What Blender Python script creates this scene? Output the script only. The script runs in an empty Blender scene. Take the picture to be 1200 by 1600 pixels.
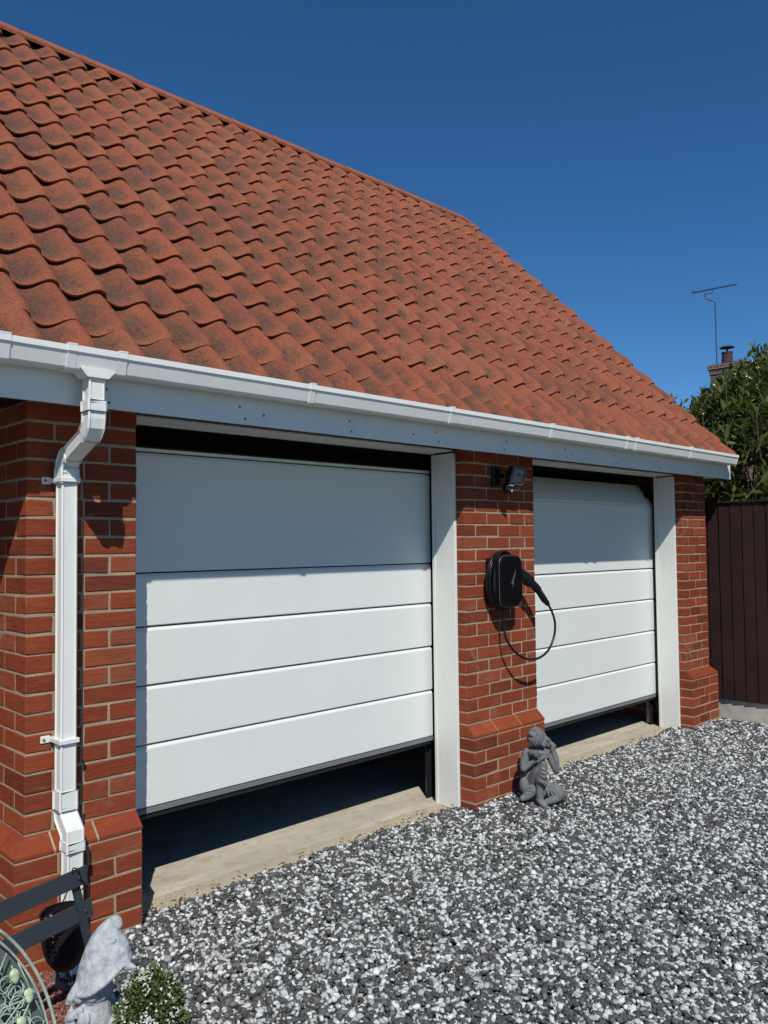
import bpy, bmesh, math, random
import numpy as np
from mathutils import Vector, Matrix, noise
random.seed(7); rng = np.random.default_rng(7)
S = bpy.context.scene; COL = S.collection
ZO = 1.85                      # heights below are measured from a brick course; the drive lies at z=-1.85

# ---------------------------------------------------------------- camera
cd = bpy.data.cameras.new('camera'); cam = bpy.data.objects.new('camera', cd); COL.objects.link(cam); S.camera = cam
F_ = Vector((0.695474, 0.71739935, 0.04067045)); R_ = Vector((0.71826398, -0.69568183, -0.01111958)); U_ = Vector((-0.02031652, -0.0369455, 0.99911074))
mw = Matrix((R_, U_, -F_)).transposed().to_4x4(); mw.translation = Vector((-1.18287, -3.18308, -0.27087 + ZO)); cam.matrix_world = mw
cd.sensor_fit = 'VERTICAL'; cd.sensor_height = 36; cd.lens = 1272.9/1600*36; cd.clip_start = .05; cd.clip_end = 2000
# ---------------------------------------------------------------- world and sun
TOSUN = Vector((-.71, -1, 1.33)).normalized()
W = bpy.data.worlds.new('World'); S.world = W; W.use_nodes = True
nt = W.node_tree; sky = nt.nodes.new('ShaderNodeTexSky'); sky.sky_type = 'NISHITA'; sky.sun_disc = False
sky.sun_elevation = math.asin(TOSUN.z); sky.sun_rotation = math.atan2(TOSUN.x, TOSUN.y)
sky.altitude = 0; sky.air_density = .75; sky.dust_density = 0; sky.ozone_density = 8.0
bg = nt.nodes['Background']; bg.inputs[1].default_value = .099
hs = nt.nodes.new('ShaderNodeHueSaturation'); hs.inputs['Saturation'].default_value = 1.14; hs.inputs['Hue'].default_value = .496; nt.links.new(sky.outputs[0], hs.inputs['Color']); nt.links.new(hs.outputs[0], bg.inputs[0])
sl = bpy.data.lights.new('sun', 'SUN'); sl.energy = 4.3; sl.angle = math.radians(.5); sl.color = (1, .98, .945)
so = bpy.data.objects.new('sun', sl); COL.objects.link(so); so.rotation_euler = TOSUN.to_track_quat('Z', 'Y').to_euler()
S.view_settings.view_transform = 'Standard'; S.view_settings.look = 'None'; S.view_settings.exposure = 0; S.view_settings.gamma = 1
S.cycles.max_bounces = 8; S.cycles.use_adaptive_sampling = True

# ---------------------------------------------------------------- materials
def mat(name, col=(.5,.5,.5), rough=.6, spec=.5, metal=0, bump=0, bscale=40, bdist=.01, var=0, vscale=6, coords='Object', sheen=0):
    m = bpy.data.materials.new(name); m.use_nodes = True; n = m.node_tree; p = n.nodes['Principled BSDF']
    p.inputs['Base Color'].default_value = (*col, 1); p.inputs['Roughness'].default_value = rough
    p.inputs['Specular IOR Level'].default_value = spec; p.inputs['Metallic'].default_value = metal
    if bump or var:
        tc = n.nodes.new('ShaderNodeTexCoord'); 
    if bump:
        nz = n.nodes.new('ShaderNodeTexNoise'); nz.inputs['Scale'].default_value = bscale; nz.inputs['Detail'].default_value = 6
        n.links.new(tc.outputs[coords], nz.inputs['Vector'])
        b = n.nodes.new('ShaderNodeBump'); b.inputs['Strength'].default_value = bump; b.inputs['Distance'].default_value = bdist
        n.links.new(nz.outputs[0], b.inputs['Height']); n.links.new(b.outputs[0], p.inputs['Normal'])
    if var:
        nz = n.nodes.new('ShaderNodeTexNoise'); nz.inputs['Scale'].default_value = vscale; nz.inputs['Detail'].default_value = 8; nz.inputs['Roughness'].default_value = .65
        n.links.new(tc.outputs[coords], nz.inputs['Vector'])
        r = n.nodes.new('ShaderNodeValToRGB'); r.color_ramp.elements[0].position = .3; r.color_ramp.elements[1].position = .7
        r.color_ramp.elements[0].color = (*[c*(1-var) for c in col], 1); r.color_ramp.elements[1].color = (*[min(1, c*(1+var*.6)) for c in col], 1)
        n.links.new(nz.outputs[0], r.inputs[0]); n.links.new(r.outputs[0], p.inputs['Base Color'])
    return m
class NT:
    """small node helper"""
    def __init__(s, name):
        s.m = bpy.data.materials.new(name); s.m.use_nodes = True; s.n = s.m.node_tree; s.p = s.n.nodes['Principled BSDF']
    def new(s, t, **kw):
        x = s.n.nodes.new('ShaderNode'+t)
        for k, v in kw.items():
            if k.startswith('i_'): x.inputs[k[2:].replace('_', ' ')].default_value = v
            else: setattr(x, k, v)
        return x
    def link(s, a, b): s.n.links.new(a, b)
    def attr(s, name):
        return s.new('Attribute', attribute_name=name)
    def noise(s, scale, detail=6, rough=.6, coord='Object', vec=None):
        x = s.new('TexNoise'); x.inputs['Scale'].default_value = scale; x.inputs['Detail'].default_value = detail; x.inputs['Roughness'].default_value = rough
        s.link(vec if vec is not None else s.new('TexCoord').outputs[coord], x.inputs['Vector']); return x.outputs[0]
    def ramp(s, fac, stops):
        r = s.new('ValToRGB'); e = r.color_ramp.elements
        while len(e) < len(stops): e.new(.5)
        for i, (p, c) in enumerate(stops):
            e[i].position = p; e[i].color = (*c, 1) if not isinstance(c, (int, float)) else (c, c, c, 1)
        s.link(fac, r.inputs[0]); return r.outputs[0]
    def mix(s, fac, a, b, mode='MIX'):
        x = s.new('Mix', data_type='RGBA', blend_type=mode)
        for v, i in ((fac, 0), (a, 6), (b, 7)):
            if isinstance(v, (int, float)): x.inputs[i].default_value = v
            elif isinstance(v, tuple): x.inputs[i].default_value = (*v, 1)
            else: s.link(v, x.inputs[i])
        return x.outputs[2]
    def math(s, op, a, b=0, c=None):
        x = s.new('Math', operation=op)
        for i, v in enumerate((a, b, c)):
            if v is None: continue
            if isinstance(v, (int, float)): x.inputs[i].default_value = v
            else: s.link(v, x.inputs[i])
        return x.outputs[0]
    def bump(s, h, strength=.5, dist=.01):
        b = s.new('Bump'); b.inputs['Strength'].default_value = strength; b.inputs['Distance'].default_value = dist
        s.link(h, b.inputs['Height']); s.link(b.outputs[0], s.p.inputs['Normal'])

def brick_mat():
    t = NT('brick red'); tone = t.attr('tone').outputs['Fac']
    c = t.ramp(tone, [(0, (.15, .034, .018)), (.12, (.20, .042, .018)), (.45, (.25, .049, .019)), (.8, (.30, .064, .022)), (.93, (.32, .085, .036)), (1, (.23, .075, .045))])
    big = t.noise(9, 5); c = t.mix(t.ramp(big, [(.35, 0), (.8, .5)]), c, (.17, .042, .022))
    fine = t.noise(160, 4, .7); c = t.mix(t.ramp(fine, [(.35, .35), (.62, 0)]), c, (.13, .035, .02))
    mp = t.new('Mapping'); mp.inputs['Scale'].default_value = (.35, .35, 2.2); t.link(t.new('TexCoord').outputs['Object'], mp.inputs[0])
    cr = t.noise(30, 7, .75, vec=mp.outputs[0]); c = t.mix(t.ramp(cr, [(.50, 0), (.72, .55)]), c, (.33, .095, .045)); c = t.mix(t.ramp(cr, [(.30, .45), (.42, 0)]), c, (.11, .03, .02))
    eff = t.math('MULTIPLY', t.ramp(t.noise(2.6, 4), [(.57, 0), (.72, 1)]), t.ramp(t.noise(24, 5), [(.45, 0), (.75, .7)]))
    c = t.mix(eff, c, (.42, .33, .28))
    t.link(c, t.p.inputs['Base Color']); t.p.inputs['Roughness'].default_value = .8; t.p.inputs['Specular IOR Level'].default_value = .12
    h = t.math('ADD', t.math('ADD', t.math('MULTIPLY', fine, .5), t.noise(35, 6, .7)), cr); t.bump(h, .75, .005); return t.m
def mortar_mat():
    t = NT('mortar'); f = t.noise(220, 4, .7); b = t.noise(7, 5)
    c = t.mix(t.ramp(f, [(.3, 0), (.7, 1)]), (.27, .205, .125), (.52, .41, .265)); c = t.mix(t.ramp(b, [(.38, 0), (.66, .6)]), c, (.21, .18, .14))
    t.link(c, t.p.inputs['Base Color']); t.p.inputs['Roughness'].default_value = .95; t.bump(f, .7, .004); return t.m
def tile_mat():
    t = NT('clay tile'); tone = t.attr('tone').outputs['Fac']; uv = t.new('UVMap'); sep = t.new('SeparateXYZ'); t.link(uv.outputs[0], sep.inputs[0])
    u, s = sep.outputs[0], sep.outputs[1]
    c = t.ramp(tone, [(0, (.245, .065, .033)), (.4, (.285, .073, .033)), (.75, (.305, .080, .034)), (1, (.295, .092, .043))])
    tc = t.new('TexCoord').outputs['Object']
    mp = t.new('Mapping'); mp.inputs['Scale'].default_value = (1, .55, .55); t.link(tc, mp.inputs[0]); v = mp.outputs[0]
    n1 = t.noise(15, 8, .78, vec=v); n2 = t.noise(85, 6, .75, vec=v); n3 = t.noise(2.2, 4, .5, vec=tc)
    # lichen and soot collect in the pan of each tile and fade on the clean nose and roll
    pan = t.ramp(u, [(.02, .45), (.16, 1), (.42, 1), (.60, .5), (.8, .05), (1, .25)])
    ln = t.ramp(s, [(0, .15), (.10, .8), (.4, 1), (.75, .55), (1, .5)])
    m = t.math('MULTIPLY', pan, ln)
    k = t.math('ADD', t.math('ADD', t.math('MULTIPLY', n1, 1.15), t.math('MULTIPLY', t.noise(38, 7, .75, vec=v), .75)), t.math('MULTIPLY', m, .50)); k = t.math('ADD', k, t.math('MULTIPLY', t.math('SUBTRACT', n3, .5), .35))
    k = t.math('ADD', k, t.math('MULTIPLY', t.math('SUBTRACT', tone, .5), -.12))
    k = t.math('MULTIPLY', k, .5); f = t.ramp(k, [(.50, 0), (.68, 1)])
    speck = t.ramp(n2, [(.42, 0), (.58, 1)])
    f = t.math('MULTIPLY', f, t.math('ADD', t.math('MULTIPLY', speck, .55), .5))
    c = t.mix(f, c, t.mix(t.noise(9, 4), (.036, .028, .021), (.105, .066, .042)))
    nose = t.math('MULTIPLY', t.ramp(s, [(0, 1), (.2, 0)]), t.ramp(n1, [(.35, 0), (.6, .6)]))
    c = t.mix(nose, c, (.40, .130, .055))
    gr = t.noise(110, 6, .8, vec=tc); c = t.mix(t.ramp(gr, [(.36, .75), (.50, 0)]), c, (.075, .040, .028)); c = t.mix(t.ramp(gr, [(.56, 0), (.70, .5)]), c, (.44, .165, .08))
    dots = t.ramp(t.noise(150, 4, .7, vec=tc), [(.60, 0), (.70, .6)]); c = t.mix(dots, c, (.40, .28, .17))
    t.link(c, t.p.inputs['Base Color']); t.p.inputs['Roughness'].default_value = .78; t.p.inputs['Specular IOR Level'].default_value = .3
    t.bump(t.math('ADD', n2, t.math('MULTIPLY', n1, 1.3)), .85, .010); return t.m
def stone_mat(name, stops, spec=.3):
    t = NT(name); tone = t.attr('tone').outputs['Fac']; c = t.ramp(tone, stops)
    nz = t.noise(120, 4); c = t.mix(t.ramp(nz, [(.3, .45), (.6, 0)]), c, (.09, .085, .08), 'MULTIPLY' if False else 'MIX')
    t.link(c, t.p.inputs['Base Color']); t.p.inputs['Roughness'].default_value = .75; t.p.inputs['Specular IOR Level'].default_value = spec
    t.bump(nz, .5, .002); return t.m
def leaf_mat(name, stops, rough=.35, trans=.25):
    t = NT(name); tone = t.attr('tone').outputs['Fac']; c = t.ramp(tone, stops); t.link(c, t.p.inputs['Base Color'])
    t.p.inputs['Roughness'].default_value = rough; t.p.inputs['Specular IOR Level'].default_value = .5
    tr = t.new('BsdfTranslucent'); t.link(c, tr.inputs[0]); mx = t.new('MixShader'); mx.inputs[0].default_value = trans
    out = t.n.nodes['Material Output']; t.link(t.p.outputs[0], mx.inputs[1]); t.link(tr.outputs[0], mx.inputs[2]); t.link(mx.outputs[0], out.inputs[0]); return t.m
def concrete_mat():
    t = NT('worn concrete'); tc = t.new('TexCoord').outputs['Object']; sx = t.new('SeparateXYZ'); t.link(tc, sx.inputs[0])
    mp = t.new('Mapping'); mp.inputs['Scale'].default_value = (.35, 1.6, 1); t.link(tc, mp.inputs[0])
    a = t.noise(5, 7, .7, vec=mp.outputs[0]); f = t.noise(150, 4, .7)
    c = t.mix(t.ramp(a, [(.3, 0), (.68, 1)]), (.40, .35, .26), (.60, .53, .41))
    rough_band = t.ramp(t.math('ADD', sx.outputs[1], t.math('MULTIPLY', a, .06)), [(.0, 1), (.02, 1)])
    edge = t.math('LESS_THAN', t.math('ADD', sx.outputs[1], t.math('MULTIPLY', t.noise(6, 5), .08)), -2.7+.27)
    c2 = t.mix(t.ramp(f, [(.38, 0), (.62, 1)]), (.20, .16, .10), (.58, .50, .34))
    c = t.mix(t.math('MULTIPLY', edge, .8), c, c2)
    st = t.ramp(t.noise(9, 8, .8), [(.50, 0), (.68, .7)]); c = t.mix(st, c, (.24, .20, .15)); c = t.mix(t.ramp(t.noise(45, 5, .7), [(.62, 0), (.70, .6)]), c, (.15, .12, .09)); c = t.mix(t.ramp(t.noise(2.2, 4, .6, vec=mp.outputs[0]), [(.5, 0), (.62, .45)]), c, (.36, .32, .26))
    t.link(c, t.p.inputs['Base Color']); t.p.inputs['Roughness'].default_value = .9; t.bump(t.math('ADD', f, a), .5, .006); return t.m
def brick_sheet_mat():
    t = NT('brick wall sheet'); tc = t.new('TexCoord').outputs['Object']; sx = t.new('SeparateXYZ'); t.link(tc, sx.inputs[0]); cb = t.new('CombineXYZ')
    t.link(t.math('ADD', sx.outputs[0], sx.outputs[1]), cb.inputs[0]); t.link(sx.outputs[2], cb.inputs[1])
    b = t.new('TexBrick'); b.inputs['Color1'].default_value = (.28, .06, .026, 1); b.inputs['Color2'].default_value = (.22, .05, .022, 1); b.inputs['Mortar'].default_value = (.40, .33, .24, 1)
    b.inputs['Scale'].default_value = 1; b.inputs['Brick Width'].default_value = .225; b.inputs['Row Height'].default_value = .075; b.inputs['Mortar Size'].default_value = .005
    t.link(cb.outputs[0], b.inputs['Vector']); t.link(b.outputs[0], t.p.inputs['Base Color']); t.p.inputs['Roughness'].default_value = .9; t.bump(b.outputs[1], -.5, .005); return t.m
def door_mat():
    t = NT('white coated steel'); mp = t.new('Mapping'); mp.inputs['Scale'].default_value = (.6, 1, 14); t.link(t.new('TexCoord').outputs['Object'], mp.inputs[0])
    g = t.noise(14, 5, .6, vec=mp.outputs[0]); d = t.noise(1.2, 4)
    c = t.mix(t.ramp(d, [(.35, 0), (.7, 1)]), (.68, .70, .645), (.71, .73, .67)); mp2 = t.new('Mapping'); mp2.inputs['Scale'].default_value = (5, 1, .6); t.link(t.new('TexCoord').outputs['Object'], mp2.inputs[0]); gr = t.noise(5, 7, .7, vec=mp2.outputs[0])
    c = t.mix(t.ramp(gr, [(.55, 0), (.85, .10)]), c, (.36, .35, .31)); t.link(c, t.p.inputs['Base Color'])
    t.link(t.ramp(t.noise(3, 5, .6), [(.3, .33), (.7, .52)]), t.p.inputs['Roughness']); t.p.inputs['Specular IOR Level'].default_value = .4; t.bump(t.math('ADD', t.math('MULTIPLY', g, .2), t.noise(1.6, 3, .5)), .16, .006); return t.m
BRICK, MORTAR, TILE, CONC, SHEET, DOORW = brick_mat(), mortar_mat(), tile_mat(), concrete_mat(), brick_sheet_mat(), door_mat()
def pvc_mat():
    t = NT('white pvc'); mp = t.new('Mapping'); mp.inputs['Scale'].default_value = (4, 4, .5); t.link(t.new('TexCoord').outputs['Object'], mp.inputs[0]); st = t.noise(6, 7, .72, vec=mp.outputs[0]); sp = t.noise(60, 5, .7)
    c = t.mix(t.ramp(t.noise(2, 4), [(.35, 0), (.7, 1)]), (.70, .70, .64), (.76, .755, .70)); c = t.mix(t.ramp(st, [(.54, 0), (.82, .28)]), c, (.38, .36, .30)); c = t.mix(t.ramp(sp, [(.63, 0), (.75, .4)]), c, (.25, .24, .19))
    t.link(c, t.p.inputs['Base Color']); t.p.inputs['Roughness'].default_value = .38; t.bump(t.math('ADD', t.noise(5, 3), t.math('MULTIPLY', sp, .1)), .12, .004); return t.m
PVC = pvc_mat()
PVCD = mat('pvc joint', (.10, .10, .10), .6)
BLACKR = mat('black rubber and gap shade', (.012, .012, .013), .6, .3)  # rubber parts, and the black standing for shade at eaves gap and ridge
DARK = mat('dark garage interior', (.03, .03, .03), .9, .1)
STEEL = mat('galvanised', (.35, .36, .37), .45, .5, .8)
SCREW = mat('dull screw', (.16, .16, .16), .5)
GLOSS = mat('glossy black', (.006, .006, .007), .10, .18)
CABLE = mat('black cable', (.009, .009, .010), .35, .28)
MARK = mat('grey mark', (.12, .125, .13), .4)
FENCE = mat('brown stained boards', (.025, .009, .0062), .75, .3, bump=.4, bscale=60, bdist=.003, var=.35, vscale=4)
GRAVB = mat('concrete gravel board', (.46, .43, .36), .9, .2, bump=.6, bscale=90, bdist=.005, var=.3, vscale=7)
GREYM = mat('charcoal painted metal', (.035, .042, .047), .45, .4, bump=.15, bscale=120, bdist=.001, var=.12, vscale=12)
STATUE = mat('charcoal stone', (.15, .15, .15), .85, .25, bump=.35, bscale=90, bdist=.004, var=.35, vscale=25)
GNOME = mat('pale grey stone', (.42, .44, .45), .85, .25, bump=.9, bscale=45, bdist=.008, var=.35, vscale=40)

# ---------------------------------------------------------------- mesh helpers
class MB:
    def __init__(s): s.v = []; s.f = []; s.m = []; s.t = []; s.uv = None
    def add(s, vs, fs, mi=0, tone=.5):
        o = len(s.v); s.v += [tuple(v) for v in vs]; s.t += [tone]*len(vs)
        for f in fs: s.f.append(tuple(i+o for i in f)); s.m.append(mi)
    def box(s, x0, x1, y0, y1, z0, z1, mi=0, tone=.5):
        s.add([(x, y, z) for z in (z0, z1) for y in (y0, y1) for x in (x0, x1)], [(0,2,3,1),(4,5,7,6),(0,1,5,4),(2,6,7,3),(0,4,6,2),(1,3,7,5)], mi, tone)
    def cbox(s, x0, x1, y0, y1, z0, z1, c=.003, mi=0, tone=.5, jit=0):
        """box with chamfered edges"""
        bm = bmesh.new(); M = Matrix.Translation(((x0+x1)/2, (y0+y1)/2, (z0+z1)/2)) @ Matrix.Diagonal((x1-x0, y1-y0, z1-z0, 1))
        bmesh.ops.create_cube(bm, size=1, matrix=M); bmesh.ops.bevel(bm, geom=bm.edges[:], offset=c, segments=1, affect='EDGES')
        vs = [v.co.copy() for v in bm.verts]
        if jit: vs = [Vector((v.x+random.uniform(-jit, jit), v.y+random.uniform(-jit, jit), v.z+random.uniform(-jit, jit))) for v in vs]
        bm.verts.index_update(); s.add(vs, [[v.index for v in f.verts] for f in bm.faces], mi, tone); bm.free()
    def prism(s, poly, ax, a, b, mi=0, tone=.5):
        """extrude a 2D outline along axis ax (0: poly is y,z; 1: poly is x,z; 2: poly is x,y)"""
        n = len(poly)
        def P(p, h): return (h, p[0], p[1]) if ax == 0 else (p[0], h, p[1]) if ax == 1 else (p[0], p[1], h)
        s.add([P(p, a) for p in poly]+[P(p, b) for p in poly], [tuple(range(n))[::-1], tuple(range(n, 2*n))]+[(i, (i+1) % n, (i+1) % n+n, i+n) for i in range(n)], mi, tone)
    def tube(s, pts, r, seg=8, mi=0, tone=.5, cap=True, closed=False, flat=1.0):
        pts = [Vector(p) for p in pts]; n = len(pts); rs = r if isinstance(r, (list, tuple)) else [r]*n; vs = []; up = None
        for i, p in enumerate(pts):
            a = pts[(i-1) % n] if closed or i else p; b = pts[(i+1) % n] if closed or i < n-1 else p; d = (b-a).normalized()
            if up is None: up = d.orthogonal().normalized()
            up = (up-d*up.dot(d)); up = up.normalized() if up.length > 1e-6 else d.orthogonal().normalized(); w = d.cross(up)
            for k in range(seg):
                t = 2*math.pi*k/seg; vs.append(p+rs[i]*(up*math.cos(t)+w*math.sin(t)*flat))
        fs = [(i*seg+k, i*seg+(k+1) % seg, ((i+1) % n)*seg+(k+1) % seg, ((i+1) % n)*seg+k) for i in range(n if closed else n-1) for k in range(seg)]
        if cap and not closed: fs += [tuple(range(seg))[::-1], tuple(range((n-1)*seg, n*seg))]
        s.add(vs, fs, mi, tone)
    def ell(s, c, r, mi=0, rot=None, seg=14, rings=9, tone=.5):
        c = Vector(c); r = Vector(r) if not isinstance(r, (int, float)) else Vector((r, r, r)); vs = [Vector((0, 0, 1))]
        for i in range(1, rings):
            a = math.pi*i/rings
            for k in range(seg): b = 2*math.pi*k/seg; vs.append(Vector((math.sin(a)*math.cos(b), math.sin(a)*math.sin(b), math.cos(a))))
        vs.append(Vector((0, 0, -1))); fs = [(0, 1+k, 1+(k+1) % seg) for k in range(seg)]
        for i in range(rings-2):
            for k in range(seg): a = 1+i*seg; fs.append((a+k, a+seg+k, a+seg+(k+1) % seg, a+(k+1) % seg))
        a = 1+(rings-2)*seg; fs += [(a+k, len(vs)-1, a+(k+1) % seg) for k in range(seg)]
        out = []
        for v in vs:
            w = Vector((v.x*r.x, v.y*r.y, v.z*r.z)); w = rot @ w if rot else w; out.append(c+w)
        s.add(out, fs, mi, tone)
    def build(s, name, mats, parent=None, smooth=False, origin=None, loc_abs=True, auto=None):
        if not isinstance(mats, (list, tuple)): mats = [mats]
        me = bpy.data.meshes.new(name); off = Vector((0, 0, 0))
        if parent is not None: off = ABS[parent.name]
        elif origin is not None: off = Vector(origin)
        vs = [(v[0]-off.x, v[1]-off.y, v[2]-off.z) for v in s.v]
        me.from_pydata(vs, [], s.f); me.polygons.foreach_set('material_index', s.m)
        a = me.attributes.new('tone', 'FLOAT', 'POINT'); a.data.foreach_set('value', s.t)
        if smooth: me.polygons.foreach_set('use_smooth', [True]*len(s.f))
        for m in mats: me.materials.append(m)
        me.validate(); me.update()
        o = bpy.data.objects.new(name, me); COL.objects.link(o); o.parent = parent
        if parent is None: o.location = (off.x, off.y, off.z+ZO)
        ABS[o.name] = off
        return o
ABS = {}
def empty(name, loc, label, cat, group=None):
    o = bpy.data.objects.new(name, None); COL.objects.link(o); o.location = (loc[0], loc[1], loc[2]+ZO); ABS[o.name] = Vector(loc); o.empty_display_size = .1
    tag(o, label, cat, group); return o
def tag(o, label=None, cat=None, group=None, kind=None):
    for k, v in (('label', label), ('category', cat), ('group', group), ('kind', kind)):
        if v: o[k] = v
    return o
def fix(o):
    bm = bmesh.new(); bm.from_mesh(o.data); bmesh.ops.recalc_face_normals(bm, faces=bm.faces); bm.to_mesh(o.data); bm.free(); return o
def bez(pts, n=8):
    """Catmull-Rom through the points"""
    P = [Vector(p) for p in pts]; P = [P[0]*2-P[1]]+P+[P[-1]*2-P[-2]]; out = []
    for i in range(1, len(P)-2):
        for k in range(n):
            t = k/n; out.append(.5*((2*P[i])+(P[i+1]-P[i-1])*t+(2*P[i-1]-5*P[i]+4*P[i+1]-P[i+2])*t*t+(3*P[i]-P[i-1]-3*P[i+1]+P[i+2])*t**3))
    out.append(P[-2]); return out
def rounded(x0, x1, z0, z1, r, n=6):
    out = []
    for cx, cz, a in ((x1-r, z1-r, 0), (x0+r, z1-r, 90), (x0+r, z0+r, 180), (x1-r, z0+r, 270)):
        for k in range(n+1): t = math.radians(a+90*k/n); out.append((cx+r*math.cos(t), cz+r*math.sin(t)))
    return out

# ================================================================ the garage
XL, XM0, XM1, XR0, XR1 = .452, 2.572, 3.284, 5.404, 5.848
GD = 5.40; GB = -1.85; DY = .28                # garage depth, ground, door plane
G = empty('garage', (2.9, 2.7, GB), 'red brick double garage with clay pantile roof and two white sectional doors', 'garage')

def brick(mb, x0, x1, y0, y1, z0, z1):
    g = .005; j = .0008
    mb.cbox(x0+g, x1-g, y0+g if y0 > .01 else y0, y1-g, z0+g, z1-g, .003, 0, random.random(), j)
def pier(x0, x1, ev, od, lret, rret, lext, rext, lface_to=.215):
    """real bricks laid in courses; ev/od = joint positions from x0 in even / odd courses; lret/rret: a side whose return shows"""
    mb = MB(); w = x1-x0
    for r in range(-4, 25):
        zt, zb = -.075*r, -.075*(r+1); pl = r >= 18
        if r == 18: continue
        a, b, y = (x0-lext, x1+rext, -.056) if pl else (x0, x1, 0)
        js = ev if r % 2 == 0 else od
        xs = [a]+[x0+j for j in js]+[b]
        for i in range(len(xs)-1):
            xa, xb = xs[i]+(.005 if i else 0), xs[i+1]-(.005 if i < len(xs)-2 else 0)
            dep = .1025
            if i == 0: dep = .215 if xb-xa < .18 else .1025
            if i == len(xs)-2: dep = .215 if xb-xa < .18 else .1025
            mb.cbox(xa, xb, y-random.uniform(0, .002), dep, zb+.005+random.gauss(0, .0008), zt-.005+random.gauss(0, .0008), random.uniform(.002, .0045), 0, random.random(), .0016)
        # side returns behind the front brick
        for side, on, to in ((0, lret, lface_to), (1, rret, .215)):
            if not on: continue
            wdt = xs[1]-xs[0] if side == 0 else xs[-1]-xs[-2]
            yy = (.215 if wdt < .18+(.056 if pl else 0)*0+.01 else .1025)+.010
            e = a if side == 0 else b
            while yy < to-.03:
                L = .215 if to-yy > .225 else to-yy
                mb.cbox(*((e, e+.1025) if side == 0 else (e-.1025, e)), yy, yy+L, zb+.005, zt-.005, .0025, 0, random.random(), .0008); yy += L+.01
    # splayed plinth course
    zt, zb = -.075*18-.004, -.075*19+.005; xs = [x0-lext]
    n = max(2, round((x1+rext-x0+lext)/(.165 if lface_to > .3 else .225))); 
    for i in range(n):
        sk = random.uniform(-.012, .012) if 0 < i < n else 0; xa = (xb+.010) if i else x0-lext; xb = x0-lext+(x1+rext-x0+lext)*(i+1)/n-((.005+random.uniform(0, .02)) if i < n-1 else 0)
        ta = xa+(lext if i == 0 else 0); tb = xb-(rext if i == n-1 else 0); tn = random.random()
        vs = [(xa, -.056, zb), (xb, -.056, zb), (xb, .1, zb), (xa, .1, zb), (xa, -.056, zb+.012), (xb, -.056, zb+.012), (tb, .002, zt), (ta, .002, zt), (tb, .1, zt), (ta, .1, zt), (xa, .1, zb+.012), (xb, .1, zb+.012)]
        mb.add(vs, [(0,1,5,4), (4,5,6,7), (7,6,8,9), (0,4,10,3), (4,7,9,10), (1,2,11,5), (5,11,8,6), (3,10,11,2), (10,9,8,11), (0,3,2,1)], 0, tn)
    e = .003; mb.prism([(-.056+e, zb), (-.056+e, zb+.010), (.002+e, zt-.002), (.1, zt-.002), (.1, zb)], 0, x0+.002, x1-.002, 1)
    if lext:
        yy = .105
        while yy < lface_to: 
            L = min(.215, lface_to-yy)
            mb.add([(x0-lext, yy, zb), (x0+.05, yy, zb), (x0+.05, yy+L, zb), (x0-lext, yy+L, zb), (x0-lext, yy, zb+.012), (x0, yy, zt), (x0+.05, yy, zt), (x0-lext, yy+L, zb+.012), (x0, yy+L, zt), (x0+.05, yy+L, zt)],
                   [(0,4,7,3), (4,5,8,7), (5,6,9,8), (0,1,6,5,4), (3,7,8,9,2)], 0, random.random()); yy += L+.01
    m = .0028
    mb.box(x0+m, x1-m, m, lface_to-.004, -1.42, .2995, 1); mb.box(x0-lext+m, x1+rext-m, -.056+m, lface_to-.004, GB-.05, -1.424, 1)
    return mb.build('brick_pier', [BRICK, MORTAR], G)
pier(0, XL, [.220, .3345], [.1075, .2265], 1, 0, .056, 0, .45)
pier(XM0, XM1, [.1075, .3325, .5575], [.220, .445, .610], 1, 0, 0, 0)
pier(XR0, XR1, [.220], [.1075, .315], 1, 1, 0, .045)

def garage_walls():
    mb = MB(); t = .2
    mb.box(0, t, .45, GD, GB, .30); mb.box(XR1-t, XR1, .22, GD, GB, .30); mb.box(t, XR1-t, GD-t, GD, GB, .30)
    mb.box(-2.6, 0, .45, .65, GB, .30)                                   # wall running on to the left
    for x in (0, XR1-t):                                                  # gables
        mb.prism([(.0, .30), (GD, .30), (GD/2, .30+GD/2-.01)], 0, x, x+t)
    return mb.build('wall', SHEET, G)
garage_walls()
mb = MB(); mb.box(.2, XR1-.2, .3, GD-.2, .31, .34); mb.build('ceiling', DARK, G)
# concrete floor and ramped threshold
mb = MB()
for xa, xb in ((XL, XM0), (XM1, XR0)):
    n = 30
    for i in range(n):
        a, b = xa+(xb-xa)*i/n, xa+(xb-xa)*(i+1)/n
        ys = [.0, .08, .17, .26, .30]; zs = [-.022, -.012, .0, .004, .006]
        def zz(x, y, z): return GB+z+.004*noise.noise(Vector((x*3, y*9, 0)))
        for k in range(4):
            mb.add([(a, ys[k], zz(a, ys[k], zs[k])), (b, ys[k], zz(b, ys[k], zs[k])), (b, ys[k+1], zz(b, ys[k+1], zs[k+1])), (a, ys[k+1], zz(a, ys[k+1], zs[k+1]))], [(0, 1, 2, 3)])
mb.add([(.2, .298, GB+.002), (XR1-.2, .298, GB+.002), (XR1-.2, GD-.2, GB+.002), (.2, GD-.2, GB+.002)], [(0, 1, 2, 3)])
mb.build('concrete_floor', CONC, G, smooth=True)

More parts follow.
